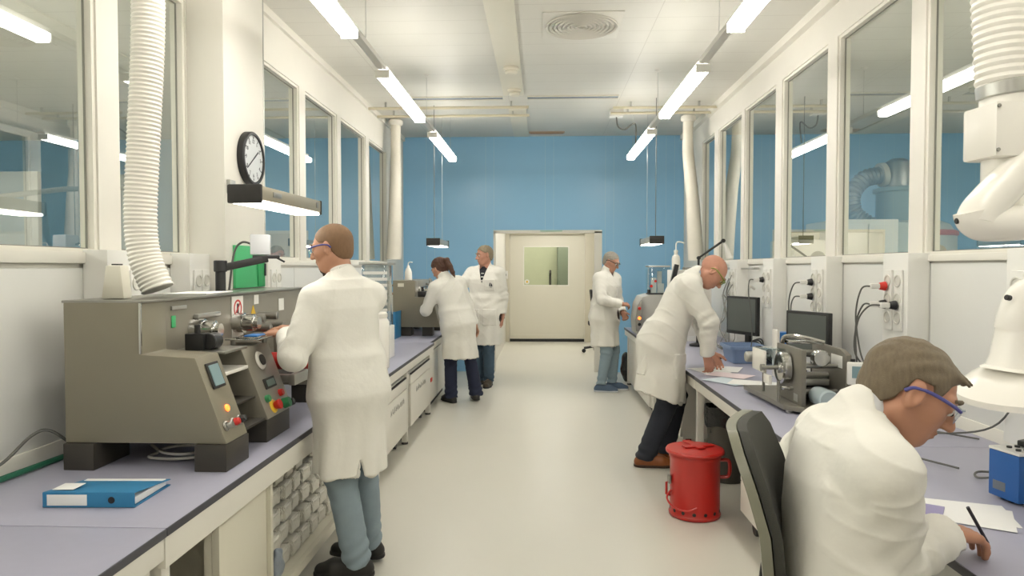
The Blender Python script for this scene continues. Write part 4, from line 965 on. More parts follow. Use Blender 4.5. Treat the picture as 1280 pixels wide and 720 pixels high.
for nm, P in (('thin grey cable curling across the bench behind the seated man', [(1.60, 2.72, .752), (1.48, 2.95, .752), (1.40, 3.15, .752), (1.50, 3.35, .752), (1.75, 3.30, .752), (1.90, 3.0, .85), (1.895, 2.80, 1.10), (1.90, 2.75, 1.3)]),
              ('thin grey cable running from the blue box along the bench', [(1.62, 2.458, .80), (1.60, 2.60, .752), (1.66, 2.68, .752), (1.80, 2.6, .752), (1.98, 2.4, .752)]),
              ('grey cable lying near the seated man\'s face on the bench', [(1.30, 3.22, .752), (1.42, 3.42, .752), (1.62, 3.45, .752), (1.80, 3.38, .752), (1.97, 3.2, .75)])):
    t = thing('bench_cable', nm, 'cable', P[0]); bm = BM(); tube(bm, P, .0042); obj('cable', bm, m_cable, t)

# extraction arm with dome hood
t = thing('fume_extractor', 'white jointed fume extractor with ribbed hose and dome hood over the right bench', 'extractor', (1.5, 2.3, 2.3))
bm = BM(); hose(bm, [(1.42, 2.3, ZC - .06), (1.425, 2.3, 3.0), (1.435, 2.3, 2.6), (1.465, 2.3, 2.10)], .073, .024, .0028, 30); obj('ribbed_hose', bm, m_hose, t)
bm = BM(); lathe(bm, [(.085, 0), (.09, .02), (.09, .058)], (1.42, 2.3, ZC - .06)); obj('ceiling_collar', bm, m_frame, t)
bm = BM(); cyl(bm, (1.47, 2.3, 2.11), (1.475, 2.3, 2.065), .078, seg=30, bev=.004); obj('hose_clamp', bm, m_alu, t)
m_arm = m_whitegloss
bm = BM(); cyl(bm, (1.475, 2.3, 2.065), (1.475, 2.3, 2.0), .07, seg=30); obox(bm, (1.475, 2.3, 1.95), (.17, .15, .17), .1, bev=.012); lathe(bm, [(.062, 0), (.062, .1), (.055, .2)], (1.475, 2.3, 1.87), (0, 0, -1), 28); js = obj('swivel_joint', bm, m_arm, t)
bm = BM()
bm.free()
for x, z in ((1.405, 2.02), (1.405, 1.885), (1.535, 2.02)):
    bm = BM(); cyl(bm, (x, 2.218, z), (x, 2.214, z), .006, seg=8); obj('screw', bm, m_steel, js)
bm = BM(); tube(bm, [(1.60, 2.27, 1.94), (1.50, 2.26, 1.83), (1.42, 2.255, 1.745), (1.375, 2.25, 1.695), (1.365, 2.25, 1.665)], .058, 28); obj('upper_tube', bm, m_arm, t)
bm = BM(); tube(bm, [(1.352, 2.25, 1.70), (1.362, 2.25, 1.672), (1.395, 2.25, 1.658), (1.50, 2.25, 1.662), (1.62, 2.25, 1.67), (1.78, 2.25, 1.66), (1.84, 2.25, 1.60), (1.84, 2.25, 1.50), (1.78, 2.26, 1.44), (1.70, 2.27, 1.435)], .055, 28); obj('lower_tube', bm, m_arm, t)
bm = BM(); cyl(bm, (1.30, 2.25, 1.668), (1.325, 2.25, 1.668), .010, seg=12, bev=.002); cyl(bm, (1.575, 2.18, 1.66), (1.575, 2.15, 1.66), .016, seg=14, bev=.002); obj('friction_knob', bm, m_black, t)
bm = BM(); tube(bm, [(1.70, 2.27, 1.435), (1.61, 2.275, 1.44), (1.555, 2.285, 1.425), (1.53, 2.29, 1.37), (1.522, 2.295, 1.32)], .062, 30); el = obj('elbow', bm, m_arm, t)
bm = BM(); cyl(bm, (1.478, 2.26, 1.425), (1.462, 2.255, 1.428), .009, seg=12, bev=.002); obj('screw', bm, m_black, el)
bm = BM(); cyl(bm, (1.53, 2.232, 1.352), (1.53, 2.222, 1.352), .009, seg=12, bev=.002); obj('screw', bm, m_black, el)
bm = BM(); lathe(bm, [(.060, 0), (.067, .004), (.068, .02), (.074, .10), (.083, .135), (.098, .145)], (1.535, 2.295, 1.335), (-.09, .0, -1), 34); obj('hood_neck', bm, m_arm, t)
bm = BM(); lathe(bm, [(.09, 0), (.13, .015), (.175, .042), (.215, .078), (.225, .088), (.225, .108), (.218, .108), (.21, .085), (.16, .05), (.06, .015)], (1.585, 2.31, 1.215), (.12, .06, -1), 44); hd = obj('dome_hood', bm, m_arm, t)
bm = BM(); tube(bm, [(1.72, 2.15, 1.14), (1.76, 2.12, 1.15), (1.80, 2.15, 1.145)], .008); obj('hood_handle', bm, m_alu, hd)

# far right bench machines
t = thing('bench_tester', 'rounded pale grey machine on the far right bench', 'machine', (1.25, 8.2, .74))
bm = BM(); prism(bm, [(1.095, .755), (1.08, .93), (1.105, 1.10), (1.15, 1.19), (1.24, 1.215), (1.50, 1.215), (1.52, 1.18), (1.52, .755)], 8.0, 8.5, 'xz', .012); cs = obj('case', bm, M('pale_grey_machine', '#b1b0aa', .4), t)
bm = BM(); prism(bm, [(1.075, .8), (1.07, .93), (1.09, 1.09), (1.13, 1.16), (1.14, 1.16), (1.14, .8)], 7.95, 7.999, 'xz', .006); fr_ = obj('end_panel', bm, m_steel, t)
for z, mt in ((1.06, m_redplastic), (.95, m_orange), (.88, m_black)):
    bm = BM(); cyl(bm, (1.11, 7.949, z), (1.11, 7.93, z), .018, seg=14, bev=.003); obj('knob', bm, mt, fr_)
bm = BM(); box(bm, 1.11, 1.17, 7.95, 8.05, .7405, .79, .004); obj('yellow_foot', bm, m_yellow, t)
bm = BM(); box(bm, 1.18, 1.5, 8.06, 8.46, .7405, .754); obj('base', bm, m_dark, t)
bm = BM(); box(bm, 1.22, 1.46, 8.02, 8.2, 1.216, 1.23, .004); cyl(bm, (1.24, 8.1, 1.23), (1.24, 8.1, 1.27), .02, seg=12); obj('top_fitting', bm, m_black, t)
t = thing('glass_apparatus', 'clear boxed apparatus with white fittings above the far right machine', 'instrument', (1.42, 8.3, 1.22))
bm = BM(); box(bm, 1.30, 1.56, 8.52, 8.8, .741, 1.53, .006); obj('clear_case', bm, m_clear, t)
bm = BM(); box(bm, 1.31, 1.55, 8.53, 8.79, .742, 1.20, .006); box(bm, 1.34, 1.40, 8.56, 8.62, 1.2, 1.40, .004); box(bm, 1.42, 1.5, 8.6, 8.66, 1.2, 1.33, .004); cyl(bm, (1.46, 8.7, 1.2), (1.46, 8.7, 1.48), .03, seg=16); obj('inner_fittings', bm, m_white, t)
bm = BM(); box(bm, 1.30, 1.56, 8.52, 8.8, 1.531, 1.55, .004); obj('lid', bm, m_alu, t)
bm = BM(); cyl(bm, (1.33, 8.515, 1.30), (1.33, 8.50, 1.30), .018, seg=12); cyl(bm, (1.38, 8.515, 1.36), (1.38, 8.50, 1.36), .016, seg=12); obj('red_cap', bm, m_redplastic, t)
t = thing('instrument_tower', 'tall white instrument behind the bald man carrying the wash bottle', 'instrument', (1.6, 7.7, .74))
bm = BM(); box(bm, 1.42, 1.80, 7.45, 7.95, .741, 1.50, .008); obj('case', bm, m_white, t)
bm = BM(); box(bm, 1.41, 1.419, 7.50, 7.90, .9, 1.25, .003); obj('side_grille', bm, m_alu, t)
bm = BM(); box(bm, 1.45, 1.78, 7.44, 7.449, .8, 1.42, .003); obj('front_panel', bm, m_cabinet, t)
bm = BM(); box(bm, 1.52, 1.62, 7.50, 7.6, 1.501, 1.53, .004); obj('valve', bm, m_steel, t)
t = thing('tilted_screen', 'small black screen tilted beside the wash bottle behind the bald man', 'monitor', (1.44, 7.4, 1.4))
bm = BM(); obox(bm, (1.40, 7.42, 1.44), (.045, .05, .24), 0, ry=.22, bev=.006); cs = obj('case', bm, m_black, t)
bm = BM(); obox(bm, (1.40, 7.38, 1.25), (.03, .03, .22), bev=.004); obox(bm, (1.40, 7.39, .99), (.035, .03, .50), bev=.004); box(bm, 1.33, 1.41, 7.34, 7.43, .741, .76, .003); obj('stand', bm, m_dark, t)
bm = BM(); obox(bm, (1.376, 7.42, 1.445), (.003, .042, .20), 0, ry=.22); obj('screen', bm, m_screen, cs)
t = thing('wash_bottle', 'white wash bottle with a bent spout behind the bald man', 'bottle', (1.56, 7.75, 1.5))
bm = BM(); lathe(bm, [(.036, 0), (.045, .008), (.045, .12), (.038, .15), (.02, .165), (.02, .19)], (1.47, 7.7, 1.5015), seg=26); obj('body', bm, m_whitegloss, t)
bm = BM(); cyl(bm, (1.47, 7.7, 1.692), (1.47, 7.7, 1.715), .023, seg=18, bev=.003); obj('cap', bm, m_white, t)
bm = BM(); tube(bm, [(1.47, 7.7, 1.715), (1.47, 7.7, 1.77), (1.48, 7.7, 1.80), (1.52, 7.7, 1.805), (1.56, 7.7, 1.79)], .007); obj('spout', bm, m_white, t)
# jointed desk lamp
t = thing('desk_lamp', 'jointed desk lamp with a white head behind the bald man', 'lamp', (1.48, 7.05, .74))
bm = BM(); lathe(bm, [(.08, 0), (.08, .02), (.02, .035)], (1.555, 7.0, .741)); cyl(bm, (1.555, 7.0, .77), (1.555, 7.0, .95), .014, seg=12); obj('base', bm, m_black, t)
bm = BM(); tube(bm, [(1.555, 7.0, .95), (1.56, 7.0, 1.62), (1.80, 7.0, 1.79)], .012, smooth=False); obj('arm', bm, m_dark, t)
for jx, jz, jr in ((1.56, 1.62, .018), (1.80, 1.79, .02)):
    bm = BM(); cyl(bm, (jx, 6.985, jz), (jx, 7.015, jz), jr, seg=14); obj('joint', bm, m_black, t)
bm = BM(); tube(bm, [(1.81, 7.0, 1.765), (1.84, 7.0, 1.70), (1.865, 7.0, 1.62)], .03, 16, smooth=False, rfun=lambda a: .018 + .12 * a); obj('lamp_head', bm, m_white, t)
# rail along the wall and cables below it
t = thing('wall_rail', 'thin horizontal steel rail on the right wall beside the desk lamp', 'rail', (2.0, 7.2, 1.53))
bm = BM(); cyl(bm, (1.97, 6.55, 1.515), (1.97, 7.6, 1.515), .008, seg=10); 
for y in (6.6, 7.55): box(bm, 1.965, 2.03, y - .01, y + .01, 1.505, 1.525)
obj('rail', bm, m_alu, t)
t = thing('cable_bundle', 'tangle of grey and black cables on the bench below the desk lamp', 'cable', (1.75, 6.9, .8))
bm = BM(); r = random.Random(5)
for k in range(6): tube(bm, [(1.89, 7.0 + r.uniform(-.02, .15), 1.32 + r.uniform(-.2, .15)), (1.86 + r.uniform(-.03, .03), 7.05 + r.uniform(-.1, .1), 1.25), (1.82 + r.uniform(-.06, .06), 6.85, 1.05), (1.74 + r.uniform(-.08, .1), 6.74 + r.uniform(-.1, .1), .85 + r.uniform(-.05, .1)), (1.70 + r.uniform(-.06, .12), 6.66 + r.uniform(-.1, .1), .78), (1.76 + r.uniform(-.1, .15), 6.62 + r.uniform(-.2, .1), .752)], .004 + .001 * (k % 3), 7)
obj('cables', bm, M('mid_grey_cable', '#85847f', .5), t)
t = thing('white_hose', 'white cable hanging from the wall below the desk lamp', 'cable', (1.9, 6.7, 1.2))
bm = BM(); tube(bm, [(2.0, 6.62, 1.32), (1.95, 6.62, 1.34), (1.92, 6.62, 1.2), (1.93, 6.6, .95), (1.9, 6.55, .76)], .012); obj('cable', bm, m_cablew, t)

# waste bins
t = thing('waste_bin', 'dark grey waste bin with a black liner under the right bench', 'bin', (1.31, 5.16, 0))
bm = BM(); lathe(bm, [(.118, .0), (.124, .005), (.148, .50), (.156, .505), (.156, .525), (.147, .525), (.119, .02), (.0, .015)], (1.335, 5.03, 0.001), seg=36); obj('body', bm, m_trash, t)
bm = BM(); n = 48; RR = []
for r0, z, am in ((.160, .40, .006), (.162, .47, .003), (.163, .53, .002), (.150, .535, .004), (.13, .44, .014), (.12, .36, .02)):
    RR.append([Vector((1.335 + (r0 + am * math.sin(7 * a + z * 40) + am * .6 * math.sin(13 * a)) * math.cos(a), 5.03 + (r0 + am * math.sin(7 * a + z * 40)) * math.sin(a), z + .012 * math.sin(5 * a) * (1 if z < .42 else .4))) for a in [2 * PI * k / n for k in range(n)]])
rings(bm, RR, False, True); obj('bin_liner', bm, m_bag, t)
t = thing('red_safety_can', 'red metal safety can with lid standing on the aisle floor', 'can', (.945, 4.3, 0))
cx, cy = .945, 4.30
bm = BM(); lathe(bm, [(.148, 0), (.155, .004), (.157, .02), (.150, .03), (.150, .35), (.156, .36), (.156, .375), (.150, .385)], (cx, cy, .001), seg=48); cb = obj('body', bm, m_red, t)
bm = BM(); lathe(bm, [(.150, .386), (.175, .388), (.178, .40), (.172, .41), (.10, .418), (.0, .422)], (cx, cy, .001), seg=48); ld = obj('lid', bm, m_red, t)
bm = BM(); obox(bm, (cx + .02, cy, .427), (.20, .05, .008), .3, bev=.003); obox(bm, (cx, cy + .03, .428), (.05, .20, .008), .3, bev=.003); obj('lid_rib', bm, m_red, ld)
bm = BM()
for k in range(14):
    a = 2 * PI * k / 14; p = Vector((cx + .1502 * math.cos(a), cy + .1502 * math.sin(a), .045)); q = Vector((cx + .1515 * math.cos(a), cy + .1515 * math.sin(a), .045)); cyl(bm, p, q, .011, seg=12)
obj('vent_hole', bm, m_black, cb)
bm = BM(); tube(bm, [(cx + .15, cy - .02, .345), (cx + .195, cy - .03, .345), (cx + .205, cy - .03, .30), (cx + .195, cy - .03, .25), (cx + .15, cy - .02, .24)], .011); obj('carry_handle', bm, m_red, t)
bm = BM(); tube(bm, [(cx - .151, cy - .03, .16), (cx - .18, cy - .06, .12), (cx - .15, cy - .13, .085), (cx - .08, cy - .165, .075), (cx - .02, cy - .155, .09)], .006, 8); tube(bm, [(cx - .152, cy + .0, .20), (cx - .175, cy - .01, .2), (cx - .175, cy - .01, .13), (cx - .152, cy, .12)], .008, smooth=False); obj('foot_pedal', bm, m_red, t)
bm = BM(); box(bm, cx - .168, cx - .152, cy - .04, cy - .01, .20, .25, .002); obj('hinge', bm, m_steel, t)

# office chair of the seated man (backrest edge-on)
t = thing('office_chair', 'grey-shelled office chair behind the seated man in the foreground', 'chair', (.72, 1.8, 0))
cx, cy = .74, 1.78
bm = BM(); prof = [(-.155, .66), (-.162, .78), (-.17, .88), (-.20, .98), (-.235, 1.07), (-.255, 1.11)]
Wd = [.16, .21, .225, .22, .20, .155]
shell, pad = [], []
for (dx, z), w in zip(prof, Wd):
    rA, rB = [], []
    for k in range(15):
        u = -1 + 2 * k / 14; bow = .02 * u * u
        rA.append((dx + bow, w * u, z)); rB.append((dx + bow + .03, w * u * .96, z))
    shell.append((rA, rB))
def slab(dx0, dx1, shrink=1.):
    bm = BM(); RS = []
    for (dx, z), w in zip(prof, Wd):
        f = [Vector((cx + dx + dx0 + .02 * (u * u), cy + w * shrink * u, z)) for u in [-1 + 2 * k / 14 for k in range(15)]]
        b = [Vector((cx + dx + dx1 + .02 * (u * u), cy + w * shrink * u, z)) for u in [1 - 2 * k / 14 for k in range(15)]]
        RS.append(f + b)
    rings(bm, RS); return bm
obj('back_shell', slab(-.025, .0), m_chairgrey, t, sharp=50)
obj('back_pad', slab(.002, .026, .95), M('dark_grey_chair_pad', '#3d3d38', .8, bump=.2, bscale=400), t, sharp=50)
bm = BM(); obox(bm, (cx - .19, cy, .55), (.04, .10, .40), ry=.1, bev=.01); obox(bm, (cx - .1, cy, .35), (.25, .10, .03), bev=.01); obj('back_bracket', bm, m_black, t); t.rotation_euler.z = -.40; t.location.x += .035; t.location.y += .02
bm = BM(); RS = [rr_(cx - .20, cx + .24, cy - .24, cy + .24, z, r) for z, r in ((.37, .08), (.38, .1), (.415, .1), (.43, .08))]; rings(bm, RS); obj('seat', bm, m_seatfab, t)
bm = BM(); cyl(bm, (cx, cy, .12), (cx, cy, .37), .03, seg=18); obj('gas_column', bm, m_black, t)
for k in range(5):
    a = 2 * PI * k / 5 + .3; p = Vector((cx + .29 * math.cos(a), cy + .29 * math.sin(a), .085))
    bm = BM(); tube(bm, [(cx, cy, .12), p], .02, 10, smooth=False); fl = obj('base_arm', bm, m_black, t)
    bm = BM(); cyl(bm, (p.x - .02 * math.sin(a), p.y + .02 * math.cos(a), .0315), (p.x + .02 * math.sin(a), p.y - .02 * math.cos(a), .0315), .0305, seg=16, bev=.004); obj('caster', bm, m_black, fl)
for s in (-1, 1):
    bm = BM(); yy = cy + s * .27; tube(bm, [(cx + .02, cy + s * .2, .42), (cx + .02, yy, .45), (cx + .02, yy, .66)], .015, smooth=False); box(bm, cx - .10, cx + .15, yy - .03, yy + .03, .66, .69, .01); obj('armrest', bm, m_black, t)
# far black office chair
t = thing('office_chair', 'black office chair standing in the passage behind the blue wall opening', 'chair', (1.06, 12.5, 0))
cx, cy = 1.06, 12.5
bm = BM(); RS = [rr_(cx - .22, cx + .2, cy - .2, cy + .2, z, .07) for z in (.50, .51, .55, .56)]; rings(bm, RS); obj('seat', bm, m_seatfab, t)
bm = BM(); obox(bm, (cx - .14, cy + .05, .90), (.05, .40, .46), ry=-.12, bev=.02); obj('backrest', bm, m_seatfab, t)
bm = BM(); obox(bm, (cx - .125, cy, .62), (.03, .06, .26), ry=-.1, bev=.006); obj('back_bracket', bm, m_black, t)
bm = BM(); cyl(bm, (cx, cy, .1), (cx, cy, .5), .028, seg=16); obj('gas_column', bm, m_black, t)
for k in range(5):
    a = 2 * PI * k / 5 + 3.1; p = Vector((cx + .30 * math.cos(a), cy + .30 * math.sin(a), .085))
    bm = BM(); tube(bm, [(cx, cy, .13), p], .022, 10, smooth=False); fl = obj('base_arm', bm, m_black, t)
    bm = BM(); cyl(bm, (p.x - .02 * math.sin(a), p.y + .02 * math.cos(a), .036), (p.x + .02 * math.sin(a), p.y - .02 * math.cos(a), .036), .035, seg=16, bev=.004); obj('caster', bm, m_black, fl)
# red extinguisher and black sack behind the far man
t = thing('fire_extinguisher', 'red fire extinguisher on the floor behind the man in blue trainers', 'extinguisher', (1.0, 9.4, 0))
bm = BM(); lathe(bm, [(.05, 0), (.055, .01), (.055, .28), (.045, .33), (.018, .35)], (.945, 9.35, .001), seg=24); obj('cylinder', bm, m_red, t)
bm = BM(); cyl(bm, (.945, 9.35, .352), (.945, 9.35, .39), .016, seg=12); box(bm, .90, .97, 9.34, 9.36, .391, .402, .002); obj('valve', bm, m_black, t)
bm = BM(); tube(bm, [(.945, 9.35, .375), (.985, 9.33, .36), (1.005, 9.32, .25), (1.0, 9.32, .1)], .008); obj('hose', bm, m_black, t)
t = thing('black_sack', 'black bag hanging at the end of the far right bench', 'bag', (1.03, 9.3, .2))
bm = BM(); bmesh.ops.create_icosphere(bm, subdivisions=4, radius=1, matrix=Matrix.Translation((1.13, 9.32, .2)) @ Matrix.Diagonal((.075, .10, .20, 1)))
for v in bm.verts: v.co += Vector((math.sin(v.co.z * 30), math.sin(v.co.z * 24 + 1), 0)) * .008
obj('sack', bm, m_bag, t)
# ================================================================== PEOPLE
def V(*a): return np.array(a, dtype=np.float64)
def nrm(a): a = np.asarray(a, float); return a / np.linalg.norm(a)

class Vol:
    """signed-distance volume, filled primitive by primitive, meshed once"""
    def __init__(s, lo, hi, h):
        s.h = h; s.lo = np.floor(np.asarray(lo) / h) * h; s.n = np.ceil((np.asarray(hi) - s.lo) / h).astype(int) + 1
        s.a = np.full(s.n, .5, dtype=np.float32)
    def sub(s, lo, hi):
        i0 = np.clip(np.floor((np.asarray(lo) - s.lo) / s.h).astype(int), 0, s.n - 1); i1 = np.clip(np.ceil((np.asarray(hi) - s.lo) / s.h).astype(int) + 1, 1, s.n)
        sl = tuple(slice(a, b) for a, b in zip(i0, i1))
        g = [(s.lo[k] + s.h * np.arange(i0[k], i1[k])).astype(np.float32).reshape([-1 if j == k else 1 for j in range(3)]) for k in range(3)]
        return sl, g
    def put(s, fn, lo, hi, k=.01, mode='add'):
        m = k + 4 * s.h
        sl, g = s.sub(np.asarray(lo) - m, np.asarray(hi) + m)
        if min(x.size for x in g) == 0: return
        d = fn(*g); a = s.a[sl]
        if mode == 'sub':
            d = -d; h = np.clip(.5 - .5 * (a - d) / k, 0, 1); s.a[sl] = a * (1 - h) + d * h + k * h * (1 - h) if False else np.maximum(a, d) + k * .25 * np.clip(1 - np.abs(a - d) / k, 0, 1) ** 2
        else:
            s.a[sl] = np.minimum(a, d) - k * .25 * np.clip(1 - np.abs(a - d) / k, 0, 1) ** 2
    # primitives -----------------------------------------------------------
    def cone(s, a, b, ra, rb, k=.012, mode='add', flat=None):
        a = np.asarray(a, float); b = np.asarray(b, float); ba = b - a; L2 = max(ba @ ba, 1e-9)
        def fn(X, Y, Z):
            x, y, z = X - a[0], Y - a[1], Z - a[2]
            t = np.clip((x * ba[0] + y * ba[1] + z * ba[2]) / L2, 0, 1)
            x, y, z = x - t * ba[0], y - t * ba[1], z - t * ba[2]
            q = x * x + y * y + z * z
            if flat is not None:
                n, f = flat; c = x * n[0] + y * n[1] + z * n[2]; q = q + c * c * (1 / (f * f) - 1)
                return (np.sqrt(q) - (ra + (rb - ra) * t)) * min(1, f * 1.15)
            return np.sqrt(q) - (ra + (rb - ra) * t)
        r = max(ra, rb) * (max(1, flat[1]) if flat is not None else 1)
        s.put(fn, np.minimum(a, b) - r, np.maximum(a, b) + r, k, mode)
    def ell(s, c, R, rad, k=.012, mode='add'):
        """R rows = local axes"""
        c = np.asarray(c, float); rad = np.asarray(rad, float)
        def fn(X, Y, Z):
            x, y, z = X - c[0], Y - c[1], Z - c[2]
            q = [(x * R[i][0] + y * R[i][1] + z * R[i][2]) / rad[i] for i in range(3)]
            k0 = np.sqrt(q[0] ** 2 + q[1] ** 2 + q[2] ** 2); k1 = np.sqrt((q[0] / rad[0]) ** 2 + (q[1] / rad[1]) ** 2 + (q[2] / rad[2]) ** 2)
            return k0 * (k0 - 1) / np.maximum(k1, 1e-6)
        m = max(rad); s.put(fn, c - m, c + m, k, mode)
    def loft(s, a, b, fr, ts, rx, ry, off=None, k=.03, n=2.3, mode='add'):
        """elliptic tube from a to b; fr = front direction; ts in 0..1"""
        a = np.asarray(a, float); b = np.asarray(b, float); ax = b - a; L = np.linalg.norm(ax); ax = ax / L
        fr = nrm(fr - ax * (fr @ ax)); sd = np.cross(fr, ax); T = np.asarray(ts) * L
        off = np.zeros(len(T)) if off is None else np.asarray(off)
        def fn(X, Y, Z):
            x, y, z = X - a[0], Y - a[1], Z - a[2]
            t = x * ax[0] + y * ax[1] + z * ax[2]
            RX = np.interp(t, T, rx).astype(np.float32); RY = np.interp(t, T, ry).astype(np.float32); O = np.interp(t, T, off).astype(np.float32)
            u = np.abs(x * sd[0] + y * sd[1] + z * sd[2]) / RX; v = np.abs(x * fr[0] + y * fr[1] + z * fr[2] - O) / RY
            q = (u ** n + v ** n) ** (1 / n)
            d = (q - 1) * np.minimum(RX, RY)
            e = np.maximum(-t, t - L)
            return np.where((d > 0) & (e > 0), np.sqrt(np.maximum(d, 0) ** 2 + np.maximum(e, 0) ** 2), np.maximum(d, e))
        m = max(max(rx), max(ry)) + np.abs(off).max()
        s.put(fn, np.minimum(a, b) - m, np.maximum(a, b) + m, k, mode)
    def plane(s, p, n, lo=None, hi=None):
        """cut away everything on the +n side (inside the box lo..hi)"""
        sl, g = s.sub(s.lo if lo is None else lo, s.lo + s.h * s.n if hi is None else hi)
        d = (g[0] - p[0]) * n[0] + (g[1] - p[1]) * n[1] + (g[2] - p[2]) * n[2]
        s.a[sl] = np.maximum(s.a[sl], d)
    def mesh(s, name, mat, base, parent=None, disp=None):
        s.a[0], s.a[-1] = .5, .5; s.a[:, 0], s.a[:, -1] = .5, .5; s.a[:, :, 0], s.a[:, :, -1] = .5, .5
        g = openvdb.FloatGrid(.5); g.copyFromArray(np.ascontiguousarray(s.a))
        pts, quads = g.convertToQuads(0.0)
        pts = pts.astype(np.float64) * s.h + s.lo
        me = bpy.data.meshes.new(name)
        me.vertices.add(len(pts)); me.vertices.foreach_set('co', (pts - np.asarray(base)).astype(np.float32).ravel())
        n = len(quads); quads = quads[:, ::-1]
        me.loops.add(4 * n); me.loops.foreach_set('vertex_index', quads.astype(np.int32).ravel())
        me.polygons.add(n); me.polygons.foreach_set('loop_start', np.arange(0, 4 * n, 4, dtype=np.int32))
        try: me.polygons.foreach_set('loop_total', np.full(n, 4, dtype=np.int32))
        except Exception: pass
        me.update(calc_edges=True); me.validate()
        # orientation
        p = pts[quads[:, 0]]; q = pts[quads[:, 1]]; r = pts[quads[:, 2]]
        if np.einsum('ij,ij->i', p - pts.mean(0), np.cross(q - p, r - p)).sum() < 0: me.flip_normals()
        if disp is not None:
            nn = np.empty(len(me.vertices) * 3, np.float32); me.vertices.foreach_get('normal', nn); nn = nn.reshape(-1, 3)
            co = np.empty(len(me.vertices) * 3, np.float32); me.vertices.foreach_get('co', co); co = co.reshape(-1, 3)
            co = co + nn * disp(co + np.asarray(base), nn)[:, None]
            me.vertices.foreach_set('co', co.astype(np.float32).ravel()); me.update()
        me.polygons.foreach_set('use_smooth', np.ones(len(me.polygons), dtype=bool))
        me.materials.append(mat)
        o = bpy.data.objects.new(name, me); COL.objects.link(o)
        if parent is None: o.location = Vector(base)
        else: o.parent = parent
        return o

def ik(a, c, l1, l2, pole):
    d = c - a; D = np.linalg.norm(d); D2 = min(D, (l1 + l2) * .999); dn = d / D
    c = a + dn * D2
    x = (l1 * l1 - l2 * l2 + D2 * D2) / (2 * D2); y = math.sqrt(max(l1 * l1 - x * x, 0))
    p = nrm(pole - dn * (pole @ dn))
    return a + dn * x + p * y, c

def rotv(v, ax, ang):
    ax = nrm(ax); return v * math.cos(ang) + np.cross(ax, v) * math.sin(ang) + ax * (ax @ v) * (1 - math.cos(ang))

def hand(vol, w, d, n, side, s, curl=.35, spread=.05, thumb_in=.3):
    d = nrm(d); n = nrm(n - d * (n @ d)); t = np.cross(d, n) * (1 if side > 0 else -1)
    offs = [.031, .0105, -.0105, -.030]; ln = [.074, .083, .076, .060]; kn_ = [.090, .094, .090, .082]
    for i in range(4):
        kn = w + (d * kn_[i] + t * offs[i]) * s
        vol.cone(w + t * offs[i] * .55 * s, kn, .0155 * s, .0115 * s, .012)
        dd = d + t * spread * (1.5 - i) * .6; dd = nrm(dd); ax = np.cross(dd, n); p = kn
        c = curl * (1 + .12 * i); fr = [.46, .30, .24]; ra = .0094 * s
        for j in range(3):
            dd = rotv(dd, ax, c * (1.0, 1.15, .8)[j]); q = p + dd * ln[i] * fr[j] * s
            vol.cone(p, q, ra, ra * .92, .0035 if j else .006); p = q; ra *= .92
    p = w + (d * .022 + t * .022) * s; dd = nrm(d * .75 + t * .75 + n * thumb_in)
    for L, r0, r1 in ((.042, .0155, .0125), (.034, .0115, .0105), (.028, .0105, .0085)):
        q = p + dd * L * s; vol.cone(p, q, r0 * s, r1 * s, .006); p = q; dd = nrm(dd + d * .25 + n * thumb_in * .4 - t * .15)

def wob(p, seed, freqs, amp):
    r = np.random.RandomState(seed); out = 0
    for f in freqs:
        for _ in range(3):
            k = r.normal(size=3); k = k / np.linalg.norm(k) * f; out = out + np.sin(p @ k + r.uniform(0, 6.28)) / f * freqs[0]
    return out * amp / 3

m_eye = M('eye_white', '#ddd8d0', .25, var=.01); m_iris = M('dark_iris', '#3a3228', .2)
CLOTH = M('white_lab_coat_cotton', '#e4e2da', .85, var=.015, bump=.35, bscale=16, spec=.2)
SHADOWS = {}

